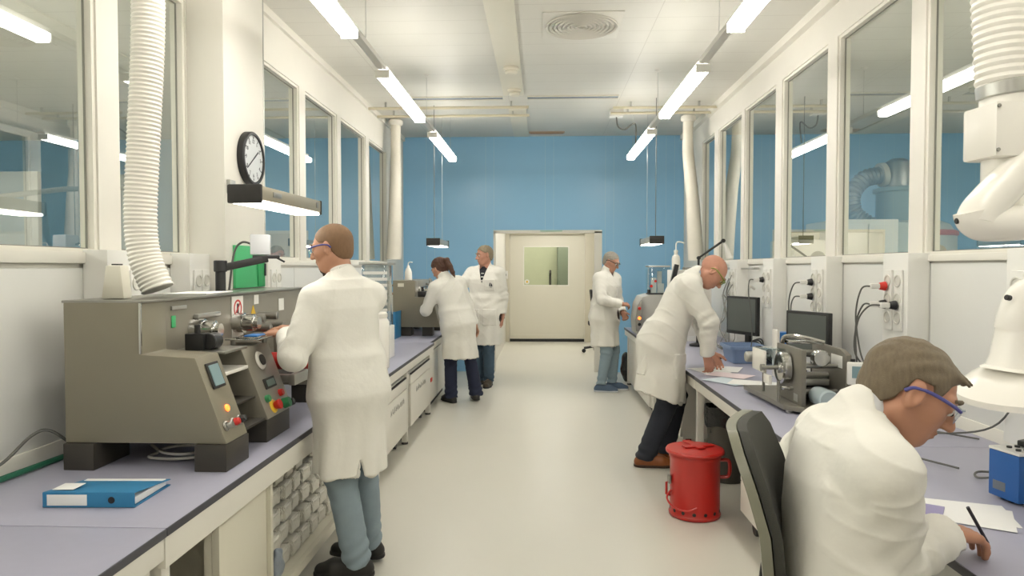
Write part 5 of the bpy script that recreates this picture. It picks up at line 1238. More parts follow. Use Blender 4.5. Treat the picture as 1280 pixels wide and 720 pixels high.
def person(label, P):
    s = P['s']; h = P.get('h', .006)
    f = nrm(V(*P['f'], 0)); up = V(0, 0, 1); r = np.cross(f, up)
    pel = V(*P['pelvis']); sp = nrm(V(*P['spine'])); sf = nrm(V(*P.get('sf', P['f']), 0)); 
    sf = nrm(sf - sp * (sf @ sp)); rs = np.cross(sf, sp)
    Sc = pel + sp * .50 * s; Nb = Sc + sp * .06 * s + sf * P.get('neck_fwd', .0)
    nk = nrm(V(*P.get('neck', P['spine']))); Hc = Nb + nk * P.get('nkl', .135) * s
    F = nrm(V(*P['look'])); U = nrm(V(*P.get('hup', (0, 0, 1)))); U = nrm(U - F * (U @ F)); R = np.cross(F, U)
    HR = np.array([F, R, U]); hs = P.get('hs', s)
    def H(a, b, c): return Hc + (F * a + R * b + U * c) * hs
    hw = P.get('hipw', .09) * s
    hips = {1: pel + r * hw, -1: pel - r * hw}
    shw = P.get('shw', .178) * s
    sh = {i: Sc + rs * i * shw - sp * P.get('shdrop', .032) * s for i in (1, -1)}
    ank, knee = {}, {}
    for i, key in ((1, 'ankR'), (-1, 'ankL')):
        knee[i], ank[i] = ik(hips[i], V(*P[key]), .435 * s, .425 * s, V(*P.get('kpole', tuple(f[:2]) + (0.,))))
    elb, wri = {}, {}
    for i, key in ((1, 'R'), (-1, 'L')):
        elb[i], wri[i] = ik(sh[i], V(*P['wri' + key]), .29 * s, .26 * s, V(*P['el' + key]))
    toes = {1: nrm(V(*P.get('toeR', P['f']), 0)), -1: nrm(V(*P.get('toeL', P['f']), 0))}
    allp = np.array([pel, Sc, Hc] + list(knee.values()) + list(ank.values()) + list(elb.values()) + list(wri.values()))
    lo = allp.min(0) - .26; hi = allp.max(0) + .26; lo[2] = max(lo[2], -.02)
    base = np.array([pel[0], pel[1], 0.])
    # ---------------------------------------------------------------- body
    v = Vol(lo, hi, h)
    v.loft(pel - sp * .06 * s, Sc + sp * .0, sf, [0, .25, .5, .8, 1], [.15 * s, .14 * s, .145 * s, .16 * s, .12 * s], [.10 * s, .09 * s, .10 * s, .105 * s, .07 * s], k=.03)
    for i in (1, -1):
        v.cone(hips[i], knee[i], .078 * s, .054 * s, .03); v.cone(knee[i], ank[i], .052 * s, .034 * s, .02)
        v.cone(ank[i], ank[i] + toes[i] * .13 * s - up * .05 * s, .033 * s, .022 * s, .02)
        v.cone(Nb - sp * .01, sh[i], .05 * s, .05 * s, .03)
        v.cone(sh[i], elb[i], .050 * s, .038 * s, .02); v.cone(elb[i], wri[i], .039 * s, .0265 * s, .015)
        hd = P.get('hand' + ('R' if i > 0 else 'L'))
        d = nrm(wri[i] - elb[i])
        if hd is None: hd = dict(d=d, n=-rs * i)
        hand(v, wri[i], V(*hd['d']), V(*hd['n']), i, P.get('hands', s), hd.get('curl', .35), hd.get('spread', .05), hd.get('thumb', .3))
    v.cone(Nb - sp * .03 * s, H(-.022, 0, -.055), .060 * s, .055 * s, .02)
    # head
    v.ell(H(-.018, 0, .030), HR, V(.100, .077, .088) * hs, .01)
    v.ell(H(.030, 0, -.025), HR, V(.064, .061, .082) * hs, .03)
    v.ell(H(.052, 0, -.090), HR, V(.031, .030, .026) * hs, .03)
    for j in (1, -1):
        v.cone(H(.045, .02 * j, -.092), H(-.012, .056 * j, -.05), .022 * hs, .022 * hs, .025)
        v.cone(H(.055, .040 * j, -.022), H(.01, .06 * j, -.012), .020 * hs, .016 * hs, .02)
        v.cone(H(.086, .012 * j, .024), H(.070, .045 * j, .022), .011 * hs, .010 * hs, .014)
    for j in (1, -1): v.ell(H(.101, .032 * j, .004), HR, V(.020, .019, .013) * hs, .012, 'sub')
    v.cone(H(.086, 0, .016), H(.112, 0, -.030), .009 * hs, .0125 * hs, .012)
    for j in (1, -1):
        v.ell(H(.098, .011 * j, -.034), HR, V(.012, .009, .008) * hs, .006)
        v.ell(H(.078, .031 * j, .003), HR, V(.0145, .0155, .0125) * hs, .003)       # closed lids / lids over the eyes
        R2 = np.array([nrm(F + R * j * .35), nrm(R - F * j * .35), U])
        v.ell(H(-.006, .080 * j, -.004), R2, V(.020, .012, .034) * hs, .006)
        v.ell(H(-.002, .093 * j, -.002), R2, V(.011, .007, .019) * hs, .004, 'sub')
    v.ell(H(.087, 0, -.0585), HR, V(.011, .023, .0065) * hs, .006); v.ell(H(.085, 0, -.0695), HR, V(.011, .020, .007) * hs, .006)
    v.ell(H(.099, 0, -.0640), HR, V(.008, .024, .0018) * hs, .003, 'sub')
    skin = P['skin']
    body = v.mesh('person', skin, base)
    tag(body, label, 'person')
    bas = Vector(base)
    if P.get('eyes', True):
        for j in (1, -1):
            bm = BM(); c = H(.0815, .031 * j, .0015); sph(bm, c, .0125 * hs, 16)
            e = obj('eye', bm, m_eye, body)
            bm = BM(); q = c + F * .0095 * hs - U * .003; sph(bm, q, .0055 * hs, 12); obj('iris', bm, m_iris, e)
        for j in (1, -1):
            bm = BM(); tube(bm, [Vector(H(.0975, .014 * j, .028)), Vector(H(.0965, .03 * j, .034)), Vector(H(.080, .05 * j, .028))], .0045 * hs, 6); obj('eyebrow', bm, P.get('browm', P['hairm']), body)
    # ---------------------------------------------------------------- hair
    if P.get('hair'):
        hp = P['hair']; hv = Vol(Hc - .22 * hs, Hc + .22 * hs, min(h, .0045)); th = hp['th']
        hv.ell(H(-.018, 0, .030), HR, (V(.100, .077, .088) + th) * hs, .01)
        hv.ell(H(-.035, 0, -.02), HR, (V(.075, .066, .075) + th * .7) * hs, .02)
        for c in hp.get('cones', []): hv.cone(H(*c[0]), H(*c[1]), c[2] * hs, c[3] * hs, .015)
        X, Y, Z = [(hv.lo[k] + hv.h * np.arange(hv.n[k])).reshape([-1 if j == k else 1 for j in range(3)]) for k in range(3)]
        x, y, z = (X - Hc[0]) / hs, (Y - Hc[1]) / hs, (Z - Hc[2]) / hs
        fa = x * F[0] + y * F[1] + z * F[2]; ua = x * U[0] + y * U[1] + z * U[2]; ra = x * R[0] + y * R[1] + z * R[2]
        line = np.interp(fa, hp['hx'], hp['hz'])
        if 'side' in hp: line = line + hp['side'] * np.clip(1 - np.abs(ra) / .05, 0, 1)
        cut = (line - ua) * hs * .8
        if 'top' in hp: cut = np.maximum(cut, (ua - np.interp(fa, hp['tx'], hp['top'])) * hs)
        m = hp.get('keep_cones')
        hv.a = np.maximum(hv.a, cut).astype(np.float32)
        for c in hp.get('tail', []): hv.cone(H(*c[0]), H(*c[1]), c[2] * hs, c[3] * hs, .012)
        am = hp.get('amp', .003)
        def hd_(p, n):
            q = (p - Hc) @ HR.T / hs
            return am * (np.sin(q[:, 1] * 210 + 4 * np.sin(q[:, 0] * 30) + 2 * np.sin(q[:, 2] * 44)) * .5 + np.sin(q[:, 0] * 120 + q[:, 1] * 60 + 3 * np.sin(q[:, 2] * 50)) * .5)
        hv.mesh('hair', P['hairm'], base, body, hd_)
    if P.get('beard'):
        hv = Vol(Hc - .2 * hs, Hc + .2 * hs, min(h, .0045))
        hv.ell(H(.054, 0, -.093), HR, V(.034, .031, .030) * hs, .01); hv.cone(H(.062, 0, -.11), H(.066, 0, -.128), .018 * hs, .010 * hs, .01)
        hv.ell(H(.092, 0, -.064), HR, V(.012, .024, .012) * hs, .01, 'sub')
        hv.mesh('beard', P['beard'], base, body, lambda p, n: .0015 * np.sin(p[:, 2] * 700 + p[:, 0] * 500))
    # ---------------------------------------------------------------- safety glasses
    if P.get('glasses'):
        g = P['glasses']
        def T(*a): return Vector(H(*a))
        bm = BM(); tube(bm, [T(.092, .064, .012), T(.110, .03, .021), T(.115, 0, .018), T(.110, -.03, .021), T(.092, -.064, .012)], .0028 * hs, 6); gl = obj('safety_glasses', bm, P.get('barm', g), body)
        for j in (1, -1):
            bm = BM(); tube(bm, [T(-.030, .082 * j, -.006), T(-.015, .086 * j, .010), T(.02, .086 * j, .017), T(.07, .075 * j, .016), T(.096, .062 * j, .012)], .0042 * hs, 8); obj('temple', bm, g, gl)
        for j in (1, -1):
            bm = BM(); pts = [(.114, .006), (.110, .03), (.102, .053), (.092, .064)]
            tp = [bm.verts.new(T(a, b * j, .020)) for a, b in pts]; bt = [bm.verts.new(T(a - .004, b * j, -.020 if k < 3 else -.006)) for k, (a, b) in enumerate(pts)]
            for k in range(3): bm.faces.new((tp[k], tp[k + 1], bt[k + 1], bt[k]))
            obj('lens', bm, P.get('lensm', m_lens), gl)
    # ---------------------------------------------------------------- coat
    cs = P.get('coat', {}); th = max(.013, 2.4 * h)
    skd = nrm(V(*cs.get('skirt', (0, 0, -1)))); wa = pel + sp * .10 * s; Lk = cs.get('len', .55) * s; hem = wa + skd * Lk
    fl = cs.get('flare', 1.); fat = cs.get('fat', 1.)
    lo2 = np.minimum(lo, hem - .3); lo2[2] = min(Sc[2], wa[2], hem[2], wri[1][2], wri[-1][2]) - .12; hi2 = hi.copy(); hi2[2] = Nb[2] + .16
    hi2 = np.maximum(hi2, hem + .3); hi2[2] = max(Nb[2], wri[1][2], wri[-1][2]) + .16
    c = Vol(lo2, hi2, h)
    X_ = lambda a: [x * s * fat for x in a]
    c.loft(pel - sp * .02, Sc + sp * .035 * s, sf, [0, .22, .45, .75, .92, 1], X_([.188, .183, .184, .193, .172, .125]), X_([.142, .136, .136, .140, .115, .085]), [0, 0, 0, .0, -.008, -.012], k=.04)
    c.loft(wa - skd * .06 * s, hem + skd * .12, f, [0, .3, .6, 1], X_([.172, .192, .202 * fl, .212 * fl]), X_([.128, .148, .160 * fl, .172 * fl]), [0, 0, .0, cs.get('hemfwd', 0)], k=.09)
    c.ell(pel - sp * .03 * s + f * .0, np.array([f, r, up]), V(.152, .196, .17) * s * fat, .07)
    for i in (1, -1):
        c.cone(Nb - sp * .025 * s, sh[i] + sp * .005, .066 * s, .066 * s, .04)
        c.cone(sh[i], elb[i], .079 * s, .066 * s, .035); fd = nrm(wri[i] - elb[i]); sr = cs.get('sleeve', .0) * s
        c.cone(elb[i], wri[i] + fd * .03, .067 * s, .050 * s, .02)
    c.cone(Nb - sp * .02 * s + sf * cs.get('colf', 0), Nb + nk * cs.get('collar', .03) * s, cs.get('colr', .080) * s, (cs.get('colr', .080) - .005) * s, .015)
    c.a = np.maximum(c.a, -(c.a + th))
    c.plane(hem, nrm(V(*cs.get('hemn', tuple(skd)))), hem - V(.4, .4, .28), hem + V(.4, .4, .22))
    for i in (1, -1):
        fd = nrm(wri[i] - elb[i]); cu = wri[i] - fd * cs.get('cuff', {}).get(i, .012); rr0 = .075
        def cut(X, Y, Z, cu=cu, fd=fd):
            pl = (X - cu[0]) * fd[0] + (Y - cu[1]) * fd[1] + (Z - cu[2]) * fd[2]
            q = cu + fd * .03; return np.maximum(-pl, np.sqrt((X - q[0]) ** 2 + (Y - q[1]) ** 2 + (Z - q[2]) ** 2) - .10)
        c.put(cut, cu - .15, cu + .15, .003, 'sub')
    c.cone(Nb - sp * .035 * s, Nb + nk * .12 * s, .062 * s, .066 * s, .004, 'sub')
    vd = cs.get('vneck', .08) * s; vw = cs.get('vwid', .05) * s
    def vcut(X, Y, Z):
        x, y, z = X - Nb[0], Y - Nb[1], Z - Nb[2]
        t = x * sp[0] + y * sp[1] + z * sp[2]; u = x * rs[0] + y * rs[1] + z * rs[2]; w = x * sf[0] + y * sf[1] + z * sf[2]
        return np.maximum(np.maximum(np.abs(u) - np.clip((t + vd) / vd, 0, 1.3) * vw, -(t + vd)), .02 - w)
    c.put(vcut, Nb - .3, Nb + .3, .004, 'sub')
    if cs.get('slit'):
        sl_ = cs['slit']; q0 = hem - f * .17 * s
        def sc(X, Y, Z):
            x, y, z = X - hem[0], Y - hem[1], Z - hem[2]; t = -(x * skd[0] + y * skd[1] + z * skd[2]); u = x * r[0] + y * r[1] + z * r[2]; w = x * f[0] + y * f[1] + z * f[2]
            return np.maximum(np.maximum(np.abs(u - sl_[2]) - .016 * np.clip(1 - t / sl_[0], 0, 1), t - sl_[0]), (w if sl_[1] < 0 else -w))
        c.put(sc, hem - .4, hem + .4, .004, 'sub')
    seed = P.get('seed', 1)
    fx = np.cross(f, skd)
    def cdisp(p, n):
        d = wob(p, seed, (8., 15., 29.), .0055 * cs.get('wr', 1))
        # sharper crumples: ridged noise fanning out from the armpits and the waist
        for j, (kd, fq) in enumerate(((sp * .55 + rs * .8, 26.), (sp * .6 - rs * .75, 24.), (sp * .9 + sf * .4, 20.))):
            ph = (p @ nrm(kd)) * fq + 3.4 * wob(p, seed + 30 + j, (7., 13.), 1.)
            msk = np.clip(.25 + wob(p, seed + 40 + j, (5., 9.), 1.), 0, 1)
            d = d + .0048 * cs.get('wr', 1) * msk * ((1 - np.abs(np.sin(ph))) ** 3 - .25)
        # skirt folds
        t = (p - wa) @ skd / Lk; ths = np.arctan2((p - wa) @ fx, (p - wa) @ f)
        ramp = np.clip(t, 0, 1.1) ** 1.3 * (np.linalg.norm((p - wa) - np.outer((p - wa) @ skd, skd), axis=1) < .34)
        inside = np.clip(((n * ((p - wa) - np.outer((p - wa) @ skd, skd))).sum(1)) * 50, -1, 1)
        d = d * inside.clip(-1, 1) * .5 + d * .5 + inside * ramp * (.010 * np.sin(ths * 5 + seed) + .006 * np.sin(ths * 9 + 2 * seed + 2 * t))
        # sleeve creases around the elbows
        for i in (1, -1):
            for a, b, kk in ((sh[i], elb[i], 1), (elb[i], wri[i], 0)):
                L = np.linalg.norm(b - a); dn = (b - a) / L; q = p - a; t2 = q @ dn; rad = q - np.outer(t2, dn); rd = np.linalg.norm(rad, axis=1)
                e = np.where(kk, L - t2, t2)
                on = np.clip((.115 - rd) / .03, 0, 1) * np.clip((t2 + .03) / .05, 0, 1) * np.clip((L + .03 - t2) / .05, 0, 1)
                ph = rad @ nrm(np.cross(dn, V(.3, .5, .8)))
                nz = wob(p, seed + 3 + i, (14., 27.), 1.)
                mod = np.clip(.5 + wob(p, seed + 9 + i, (11., 19.), .9), 0, 1)
                cr = np.sin(t2 * 2 * PI / .085 + ph * 38 + 2.6 * nz + seed)
                cr = np.sign(cr) * np.abs(cr) ** .7
                d = d + on * mod * (.0042 * np.exp(-(e / .12) ** 2) + .0012) * cr
        # waist creases
        q = (p - pel) @ sp; d = d + .003 * np.exp(-((q - .12) / .16) ** 2) * np.clip(.5 + wob(p, seed + 4, (9., 15.), .8), 0, 1) * np.sin(q * 2 * PI / .12 + 3.5 * np.sin(((p - pel) @ rs) * 11 + seed) + 2 * wob(p, seed + 6, (8., 14.), 1.))
        return d * cs.get('amp', 1.)
    coat = c.mesh('lab_coat', P.get('coatm', CLOTH), base, body, cdisp)
    # pockets, placket and buttons are parts of the coat
    for pk in cs.get('pockets', []):
        o0 = (Sc if pk[0] == 'c' else pel); u0, t0, w0, h0 = pk[1:5]; ax_ = sp if pk[0] == 'c' else -skd; fr_ = pk[5] if len(pk) > 5 else 1
        pc = o0 + rs * u0 * s + ax_ * t0 * s + sf * fr_ * .16 * s
        q = Vol(pc - .2, pc + .2, min(h, .005)); q.a[:] = 1
        pv = Vol(lo2, hi2, h); pv.a = c.a.copy()
        sl, g = pv.sub(pc - .2, pc + .2); a_ = pv.a[sl] - .007
        x, y, z = g[0] - pc[0], g[1] - pc[1], g[2] - pc[2]
        uu = np.abs(x * rs[0] + y * rs[1] + z * rs[2]) - w0 / 2 * s; tt = np.abs(x * ax_[0] + y * ax_[1] + z * ax_[2]) - h0 / 2 * s; ww = np.abs(x * sf[0] + y * sf[1] + z * sf[2]) - .14 * s
        b_ = np.full_like(pv.a, .5); b_[sl] = np.maximum(np.maximum(a_, uu), np.maximum(tt, ww)); pv.a = b_
        pv.mesh('pocket', P.get('coatm', CLOTH), base, coat, cdisp)
    P['_fr'] = dict(Sc=Sc, sp=sp, rs=rs, sf=sf, pel=pel, Nb=Nb, H=H, coat=coat, body=body, sh=sh, elb=elb, wri=wri, hem=hem, skd=skd, f=f, r=r, s=s, base=base)
    # shirt in the neck opening
    q = Vol(Sc - .35, Sc + .25, h)
    q.loft(Sc - sp * .26 * s, Sc + sp * .02 * s, sf, [0, .6, .9, 1], X_([.15, .160, .145, .11]), X_([.108, .118, .098, .07]), [0, 0, -.005, -.01], k=.03)
    q.cone(Nb - sp * .06 * s, Nb + nk * .012 * s, .066 * s, .0625 * s, .02)
    q.mesh('shirt', P.get('shirtm', M('shirt_' + str(seed), '#44474f', .8)), base, body)
    # ---------------------------------------------------------------- trousers
    t = Vol(np.minimum(lo, -9e9 if False else lo), np.array([hi[0], hi[1], pel[2] + .14]), max(h, .006))
    t.ell(pel - up * .02, np.array([f, r, up]), V(.125, .165, .13) * s, .04)
    tr = P.get('trw', 1.)
    for i in (1, -1):
        t.cone(hips[i] - up * .02, knee[i], .098 * s * tr, .074 * s * tr, .03); lowr = P.get('cuffw', .062); dn = nrm(ank[i] - knee[i])
        t.cone(knee[i], ank[i] + dn * .02, .074 * s * tr, lowr * s, .02)
    zc = P.get('trz', .045)
    for i in (1, -1):
        if ank[i][2] < .3: t.plane(V(0, 0, ank[i][2] - P.get('trcut', .03)), V(0, 0, -1), ank[i] - V(.13, .13, .2), ank[i] + V(.13, .13, .1))
    def tdisp(p, n):
        d = wob(p, seed + 5, (12., 26.), .004)
        for i in (1, -1):
            for a, b, e0, sg in ((knee[i], ank[i], .0, 1),):
                L = np.linalg.norm(b - a); dn = (b - a) / L; q = p - a; t2 = q @ dn; rd = np.linalg.norm(q - np.outer(t2, dn), axis=1)
                on = rd < .11
                d = d + on * (.003 * np.exp(-((t2) / .1) ** 2) + .005 * np.exp(-((t2 - L) / .12) ** 2)) * np.sin(t2 * 2 * PI / .065 + 30 * (q @ r) + seed + 2 * wob(p, seed, (15., 25.), 1.))
        return d
    t.mesh('trousers', P['trm'], base, body, tdisp)
    # ---------------------------------------------------------------- shoes
    for i in (1, -1):
        if P.get('noshoes'): break
        A = ank[i]; d = toes[i]; z0 = A[2] - .088 * s; sd = np.cross(d, up)
        q = Vol(A - .32 * s, A + .32 * s, min(h, .005))
        hl = V(*(A - d * .045 * s)[:2], z0 + .036 * s); bl = V(*(A + d * .115 * s)[:2], z0 + .034 * s); to = V(*(A + d * .175 * s)[:2], z0 + .026 * s)
        q.cone(hl, bl, .040 * s, .048 * s, .02); q.cone(bl, to, .048 * s, .036 * s, .015)
        q.cone(A - up * .03 * s, bl - d * .02 * s + up * .005, 0.047 * s, .040 * s, .03); q.cone(A + up * P.get('shoetop', .0) - d * .01, hl, .044 * s, .037 * s, .02)
        q.plane(V(0, 0, z0 + .012), V(0, 0, -1))
        so = q.mesh('shoe', P['shoem'], base, body)
        q2 = Vol(A - .32 * s, A + .32 * s, min(h, .005))
        q2.cone(V(*hl[:2], z0 + .01), V(*bl[:2], z0 + .01), .046 * s, .053 * s, .01); q2.cone(V(*bl[:2], z0 + .01), V(*to[:2], z0 + .01), .053 * s, .041 * s, .01)
        q2.plane(V(0, 0, z0 + .002), V(0, 0, -1)); q2.plane(V(0, 0, z0 + .022), V(0, 0, 1))
        q2.mesh('sole', P['solem'], base, so)
        bm = BM()
        for k in range(4):
            c0 = A + d * (.045 + .018 * k) * s; zz = z0 + (.088 - .011 * k) * s
            tube(bm, [Vector(V(*(c0 - sd * .024 * s)[:2], zz - .012)), Vector(V(*c0[:2], zz)), Vector(V(*(c0 + sd * .024 * s)[:2], zz - .012))], .003, 6, 3)
        obj('laces', bm, P.get('lacem', P['shoem']), so)
    return body
def skinmat(n, h): return M(n, h, .5, var=.07, vscale=35, bump=.05, bscale=500, spec=.35)
m_skinA = skinmat('skin_left_man', '#b8896f'); m_skinB = skinmat('skin_woman', '#c2937a'); m_skinC = skinmat('skin_tall_man', '#bc8a75')
m_skinD = skinmat('skin_far_man', '#b4856f'); m_skinE = skinmat('skin_bald_man', '#c28e78'); m_skinF = skinmat('skin_seated_man', '#b3836a')
def hairmat(n, h, v=.35): return M(n, h, .6, var=v, vscale=22, stretch=(6, 6, 1.2), bump=.3, bscale=160)
m_buzz = hairmat('brown_buzz_cut', '#7d5f43', .2); m_brownhair = hairmat('dark_brown_hair', '#4a2c1c'); m_greyhair = hairmat('grey_sandy_hair', '#8c7f68', .3)
m_greyhair2 = hairmat('grey_hair', '#8f8a80', .3); m_fringe = hairmat('grey_brown_hair', '#6d604c', .4); m_beard = hairmat('black_beard', '#241b16', .1)
m_denim = M('light_blue_denim', '#8a9aa4', .85, var=.12, vscale=14, bump=.15, bscale=700); m_navy = M('navy_trousers', '#262c44', .85, var=.08)
m_denimdk = M('dark_blue_denim', '#465b6e', .85, var=.2, vscale=12); m_denimgrey = M('grey_blue_denim', '#8799a3', .85, var=.1); m_charcoal = M('charcoal_trousers', '#282c36', .85, var=.06)
m_shoeblk = M('black_shoe', '#22211f', .5); m_soleblk = M('black_sole', '#191817', .6); m_shoebrn = M('tan_leather_shoe', '#8a4f26', .4, var=.12, vscale=20); m_soledkb = M('dark_brown_sole', '#3a2616', .6)
m_shoebl = M('grey_blue_trainer', '#4a5c72', .7); m_solew = M('pale_sole', '#c9ccd0', .6); m_shoeolv = M('brown_shoe', '#4b4033', .6)
m_purple = M('violet_spectacle_arm', '#4b4a8c', .4); m_lime = M('lime_spectacle_arm', '#7d8a2c', .4); m_specdk = M('dark_spectacle_rim', '#2b2a2c', .4)
CUT = dict(hx=[-.13, -.06, -.03, -.012, .015, .035, .06, .075, .12], hz=[-.075, -.075, -.04, .015, .028, .030, .060, .078, .085])

# 1. man at the roll mill -------------------------------------------------
A = dict(s=.985, shdrop=.055, nkl=.148, hs=.95, h=.005, seed=3, f=(-.60, .80), shw=.158, pelvis=(-.935, 3.33, .935), spine=(-.06, .03, 1), sf=(-.74, .66), neck=(-.42, .10, 1), look=(-.99, .10, -.20), hup=(-.2, .0, 1),
         ankR=(-.90, 3.55, .09), ankL=(-.905, 3.34, .09), toeR=(-1, .15), toeL=(-1, -.02), kpole=(-1, .2, 0),
         wriR=(-1.275, 3.60, 1.20), wriL=(-1.245, 3.345, 1.195), elR=(-.2, .7, -.8), elL=(-.1, -.6, -.95),
         handR=dict(d=(-1, -.35, .10), n=(0, .1, -1), curl=.25), handL=dict(d=(-1, .25, .06), n=(.0, .15, -1), curl=.22, spread=.06),
         skin=m_skinA, hairm=m_buzz, hair=dict(th=.0025, amp=.0004, **CUT), beard=m_beard, glasses=m_purple, barm=m_lens,
         coat=dict(len=.505, fat=.91, flare=.97, slit=(.09, -1, .0), skirt=(.02, .0, -1), collar=.0, colr=.074, pockets=[]), trm=m_denim, shoem=m_shoeblk, solem=m_soleblk, cuffw=.068, trw=1.02, shirtm=M('white_undershirt', '#d9d6cf', .8))
pA = person('person with shaved head in a white coat working at the grey roll mill', A)

# 2. woman seen from behind -----------------------------------------------
Bp = dict(s=.955, h=.006, seed=5, f=(-.45, .89), pelvis=(-.93, 7.74, .90), spine=(-.30, .06, 1), sf=(-.6, .8), neck=(-.60, .35, .9), look=(-.70, .50, -.52), hup=(-.3, .2, 1),
          ankR=(-.75, 7.92, .085), ankL=(-1.02, 7.80, .085), toeR=(-.2, 1), toeL=(-.6, .8), kpole=(-.45, .89, 0),
          wriR=(-.735, 7.93, .80), wriL=(-1.235, 7.86, 1.235), elR=(.8, -.4, .1), elL=(-.35, -.5, -1), handL=dict(d=(-.4, .9, 0), n=(0, 0, -1), curl=.4),
          skin=m_skinB, hairm=m_brownhair, browm=m_brownhair, shw=.160, hipw=.085,
          hair=dict(th=.012, amp=.003, hx=[-.13, -.06, -.03, .0, .03, .06, .075, .12], hz=[-.085, -.085, -.05, .0, .03, .055, .075, .085],
                    tail=[((-.115, 0, .045), (-.150, 0, .02), .028, .032), ((-.150, 0, .02), (-.155, 0, -.06), .034, .034), ((-.155, 0, -.06), (-.150, .012, -.14), .033, .024), ((-.150, .012, -.14), (-.140, .02, -.20), .023, .008)]),
          coat=dict(len=.50, fat=.95, flare=1.06, skirt=(.10, -.0, -1), hemn=(.0, 0, -1)), trm=m_navy, shoem=m_shoeblk, solem=m_soleblk, cuffw=.078, trw=1.0, shirtm=M('dark_scarf', '#23242c', .8))
pB = person('person with a dark ponytail in a white coat seen from behind beside the grey machine', Bp)
fr = Bp['_fr']

# 3. tall man facing the camera -------------------------------------------
C_ = dict(s=1.04, h=.006, seed=8, f=(-.18, -1), pelvis=(-.72, 8.92, .965), spine=(.0, -.02, 1), sf=(-.25, -1), neck=(-.10, -.25, 1), look=(-.85, -.55, -.12), hup=(-.1, 0, 1),
          ankR=(-.82, 9.02, .09), ankL=(-.68, 8.92, .09), toeR=(-.5, -1), toeL=(-.1, -1), kpole=(-.2, -1, 0),
          wriR=(-1.05, 8.70, 1.05), wriL=(-.50, 8.87, .885), elR=(-.7, .5, -.2), elL=(.8, .5, .1), handL=dict(d=(-.12, -.15, -1), n=(-1, -.3, 0), curl=.45),
          skin=m_skinC, hairm=m_greyhair, hair=dict(th=.006, amp=.002, **CUT),
          coat=dict(len=.50, fat=1.08, flare=1.0, vneck=.21, vwid=.058, collar=.02, cuff={1: .01, -1: .05}, pockets=[('c', -.095, -.17, .12, .14), ('p', -.10, -.06, .16, .20), ('p', .10, -.06, .16, .20)]),
          trm=m_denimdk, shoem=m_shoeolv, solem=m_soleblk, cuffw=.066, shirtm=M('black_striped_jumper', '#22242b', .85))
pC = person('person in an open white coat over a striped jumper, facing the camera', C_)

# 4. far man in trainers ----------------------------------------------------
D = dict(s=.985, h=.006, seed=12, f=(.80, -.38), pelvis=(.775, 8.62, .925), spine=(.06, -.03, 1), sf=(.78, -.62), neck=(.38, -.22, 1), look=(.72, -.48, -.42), hup=(.4, -.2, 1),
         ankR=(.73, 8.54, .088), ankL=(.88, 8.72, .088), toeR=(.9, -.18), toeL=(.9, -.2), kpole=(.9, -.3, 0),
         wriR=(.965, 8.40, 1.085), wriL=(1.0, 8.60, .965), elR=(-.5, -.65, -.8), elL=(.1, .6, -.8), handR=dict(d=(.8, .45, -.05), n=(-.2, .5, -1), curl=.55), handL=dict(d=(.3, -.55, -.6), n=(-.6, -.5, .4), curl=.5),
         skin=m_skinD, hairm=m_greyhair2, hair=dict(th=.004, amp=.0015, **CUT), glasses=m_specdk,
         coat=dict(len=.46, fat=1.04, flare=.97, vneck=.06, vwid=.04, pockets=[('c', -.08, -.18, .11, .13)]), trm=m_denimgrey, shoem=m_shoebl, solem=m_solew, lacem=m_solew, trcut=-.005, cuffw=.058, shirtm=M('dark_red_shirt', '#4a2c2c', .8))
pD = person('person in white coat, light jeans and blue trainers at the far right bench', D)

# 5. bald man leaning over the bench ---------------------------------------
E_ = dict(s=1.03, h=.005, seed=15, f=(.97, -.12), pelvis=(.90, 5.36, .94), spine=(.44, -.06, .89), sf=(.97, -.22), neck=(.95, -.06, .22), look=(.60, -.14, -.79), hup=(.82, 0, .57),
          ankR=(.80, 5.33, .09), ankL=(.985, 5.52, .09), toeR=(1, -.02), toeL=(1, -.0), kpole=(1, 0, 0),
          wriR=(1.225, 5.20, .868), wriL=(1.315, 5.46, .862), elR=(.35, -.4, .2), elL=(.1, .8, .2),
          handR=dict(d=(.25, .15, -1), n=(-.5, .85, 0), curl=.35), handL=dict(d=(.4, -.3, -.8), n=(-.3, -.9, 0), curl=.4),
          skin=m_skinE, hairm=M('sparse_grey_stubble', '#b3907a', .6), glasses=m_lime, barm=m_lime, lensm=glass_mat('yellow_tinted_lens', '#c9cf6a', .1, 1.2),
          coat=dict(len=.47, fat=1.02, flare=1.12, skirt=(-.10, .0, -1), hemn=(-.30, 0, -1), pockets=[('p', .11, -.12, .16, .18, .3)]), trm=m_charcoal, shoem=m_shoebrn, solem=m_soledkb, cuffw=.070, trw=1.02, shirtm=M('pale_blue_shirt', '#a9b6c8', .8))
pE = person('bald person in a white coat leaning over papers on the right bench', E_)

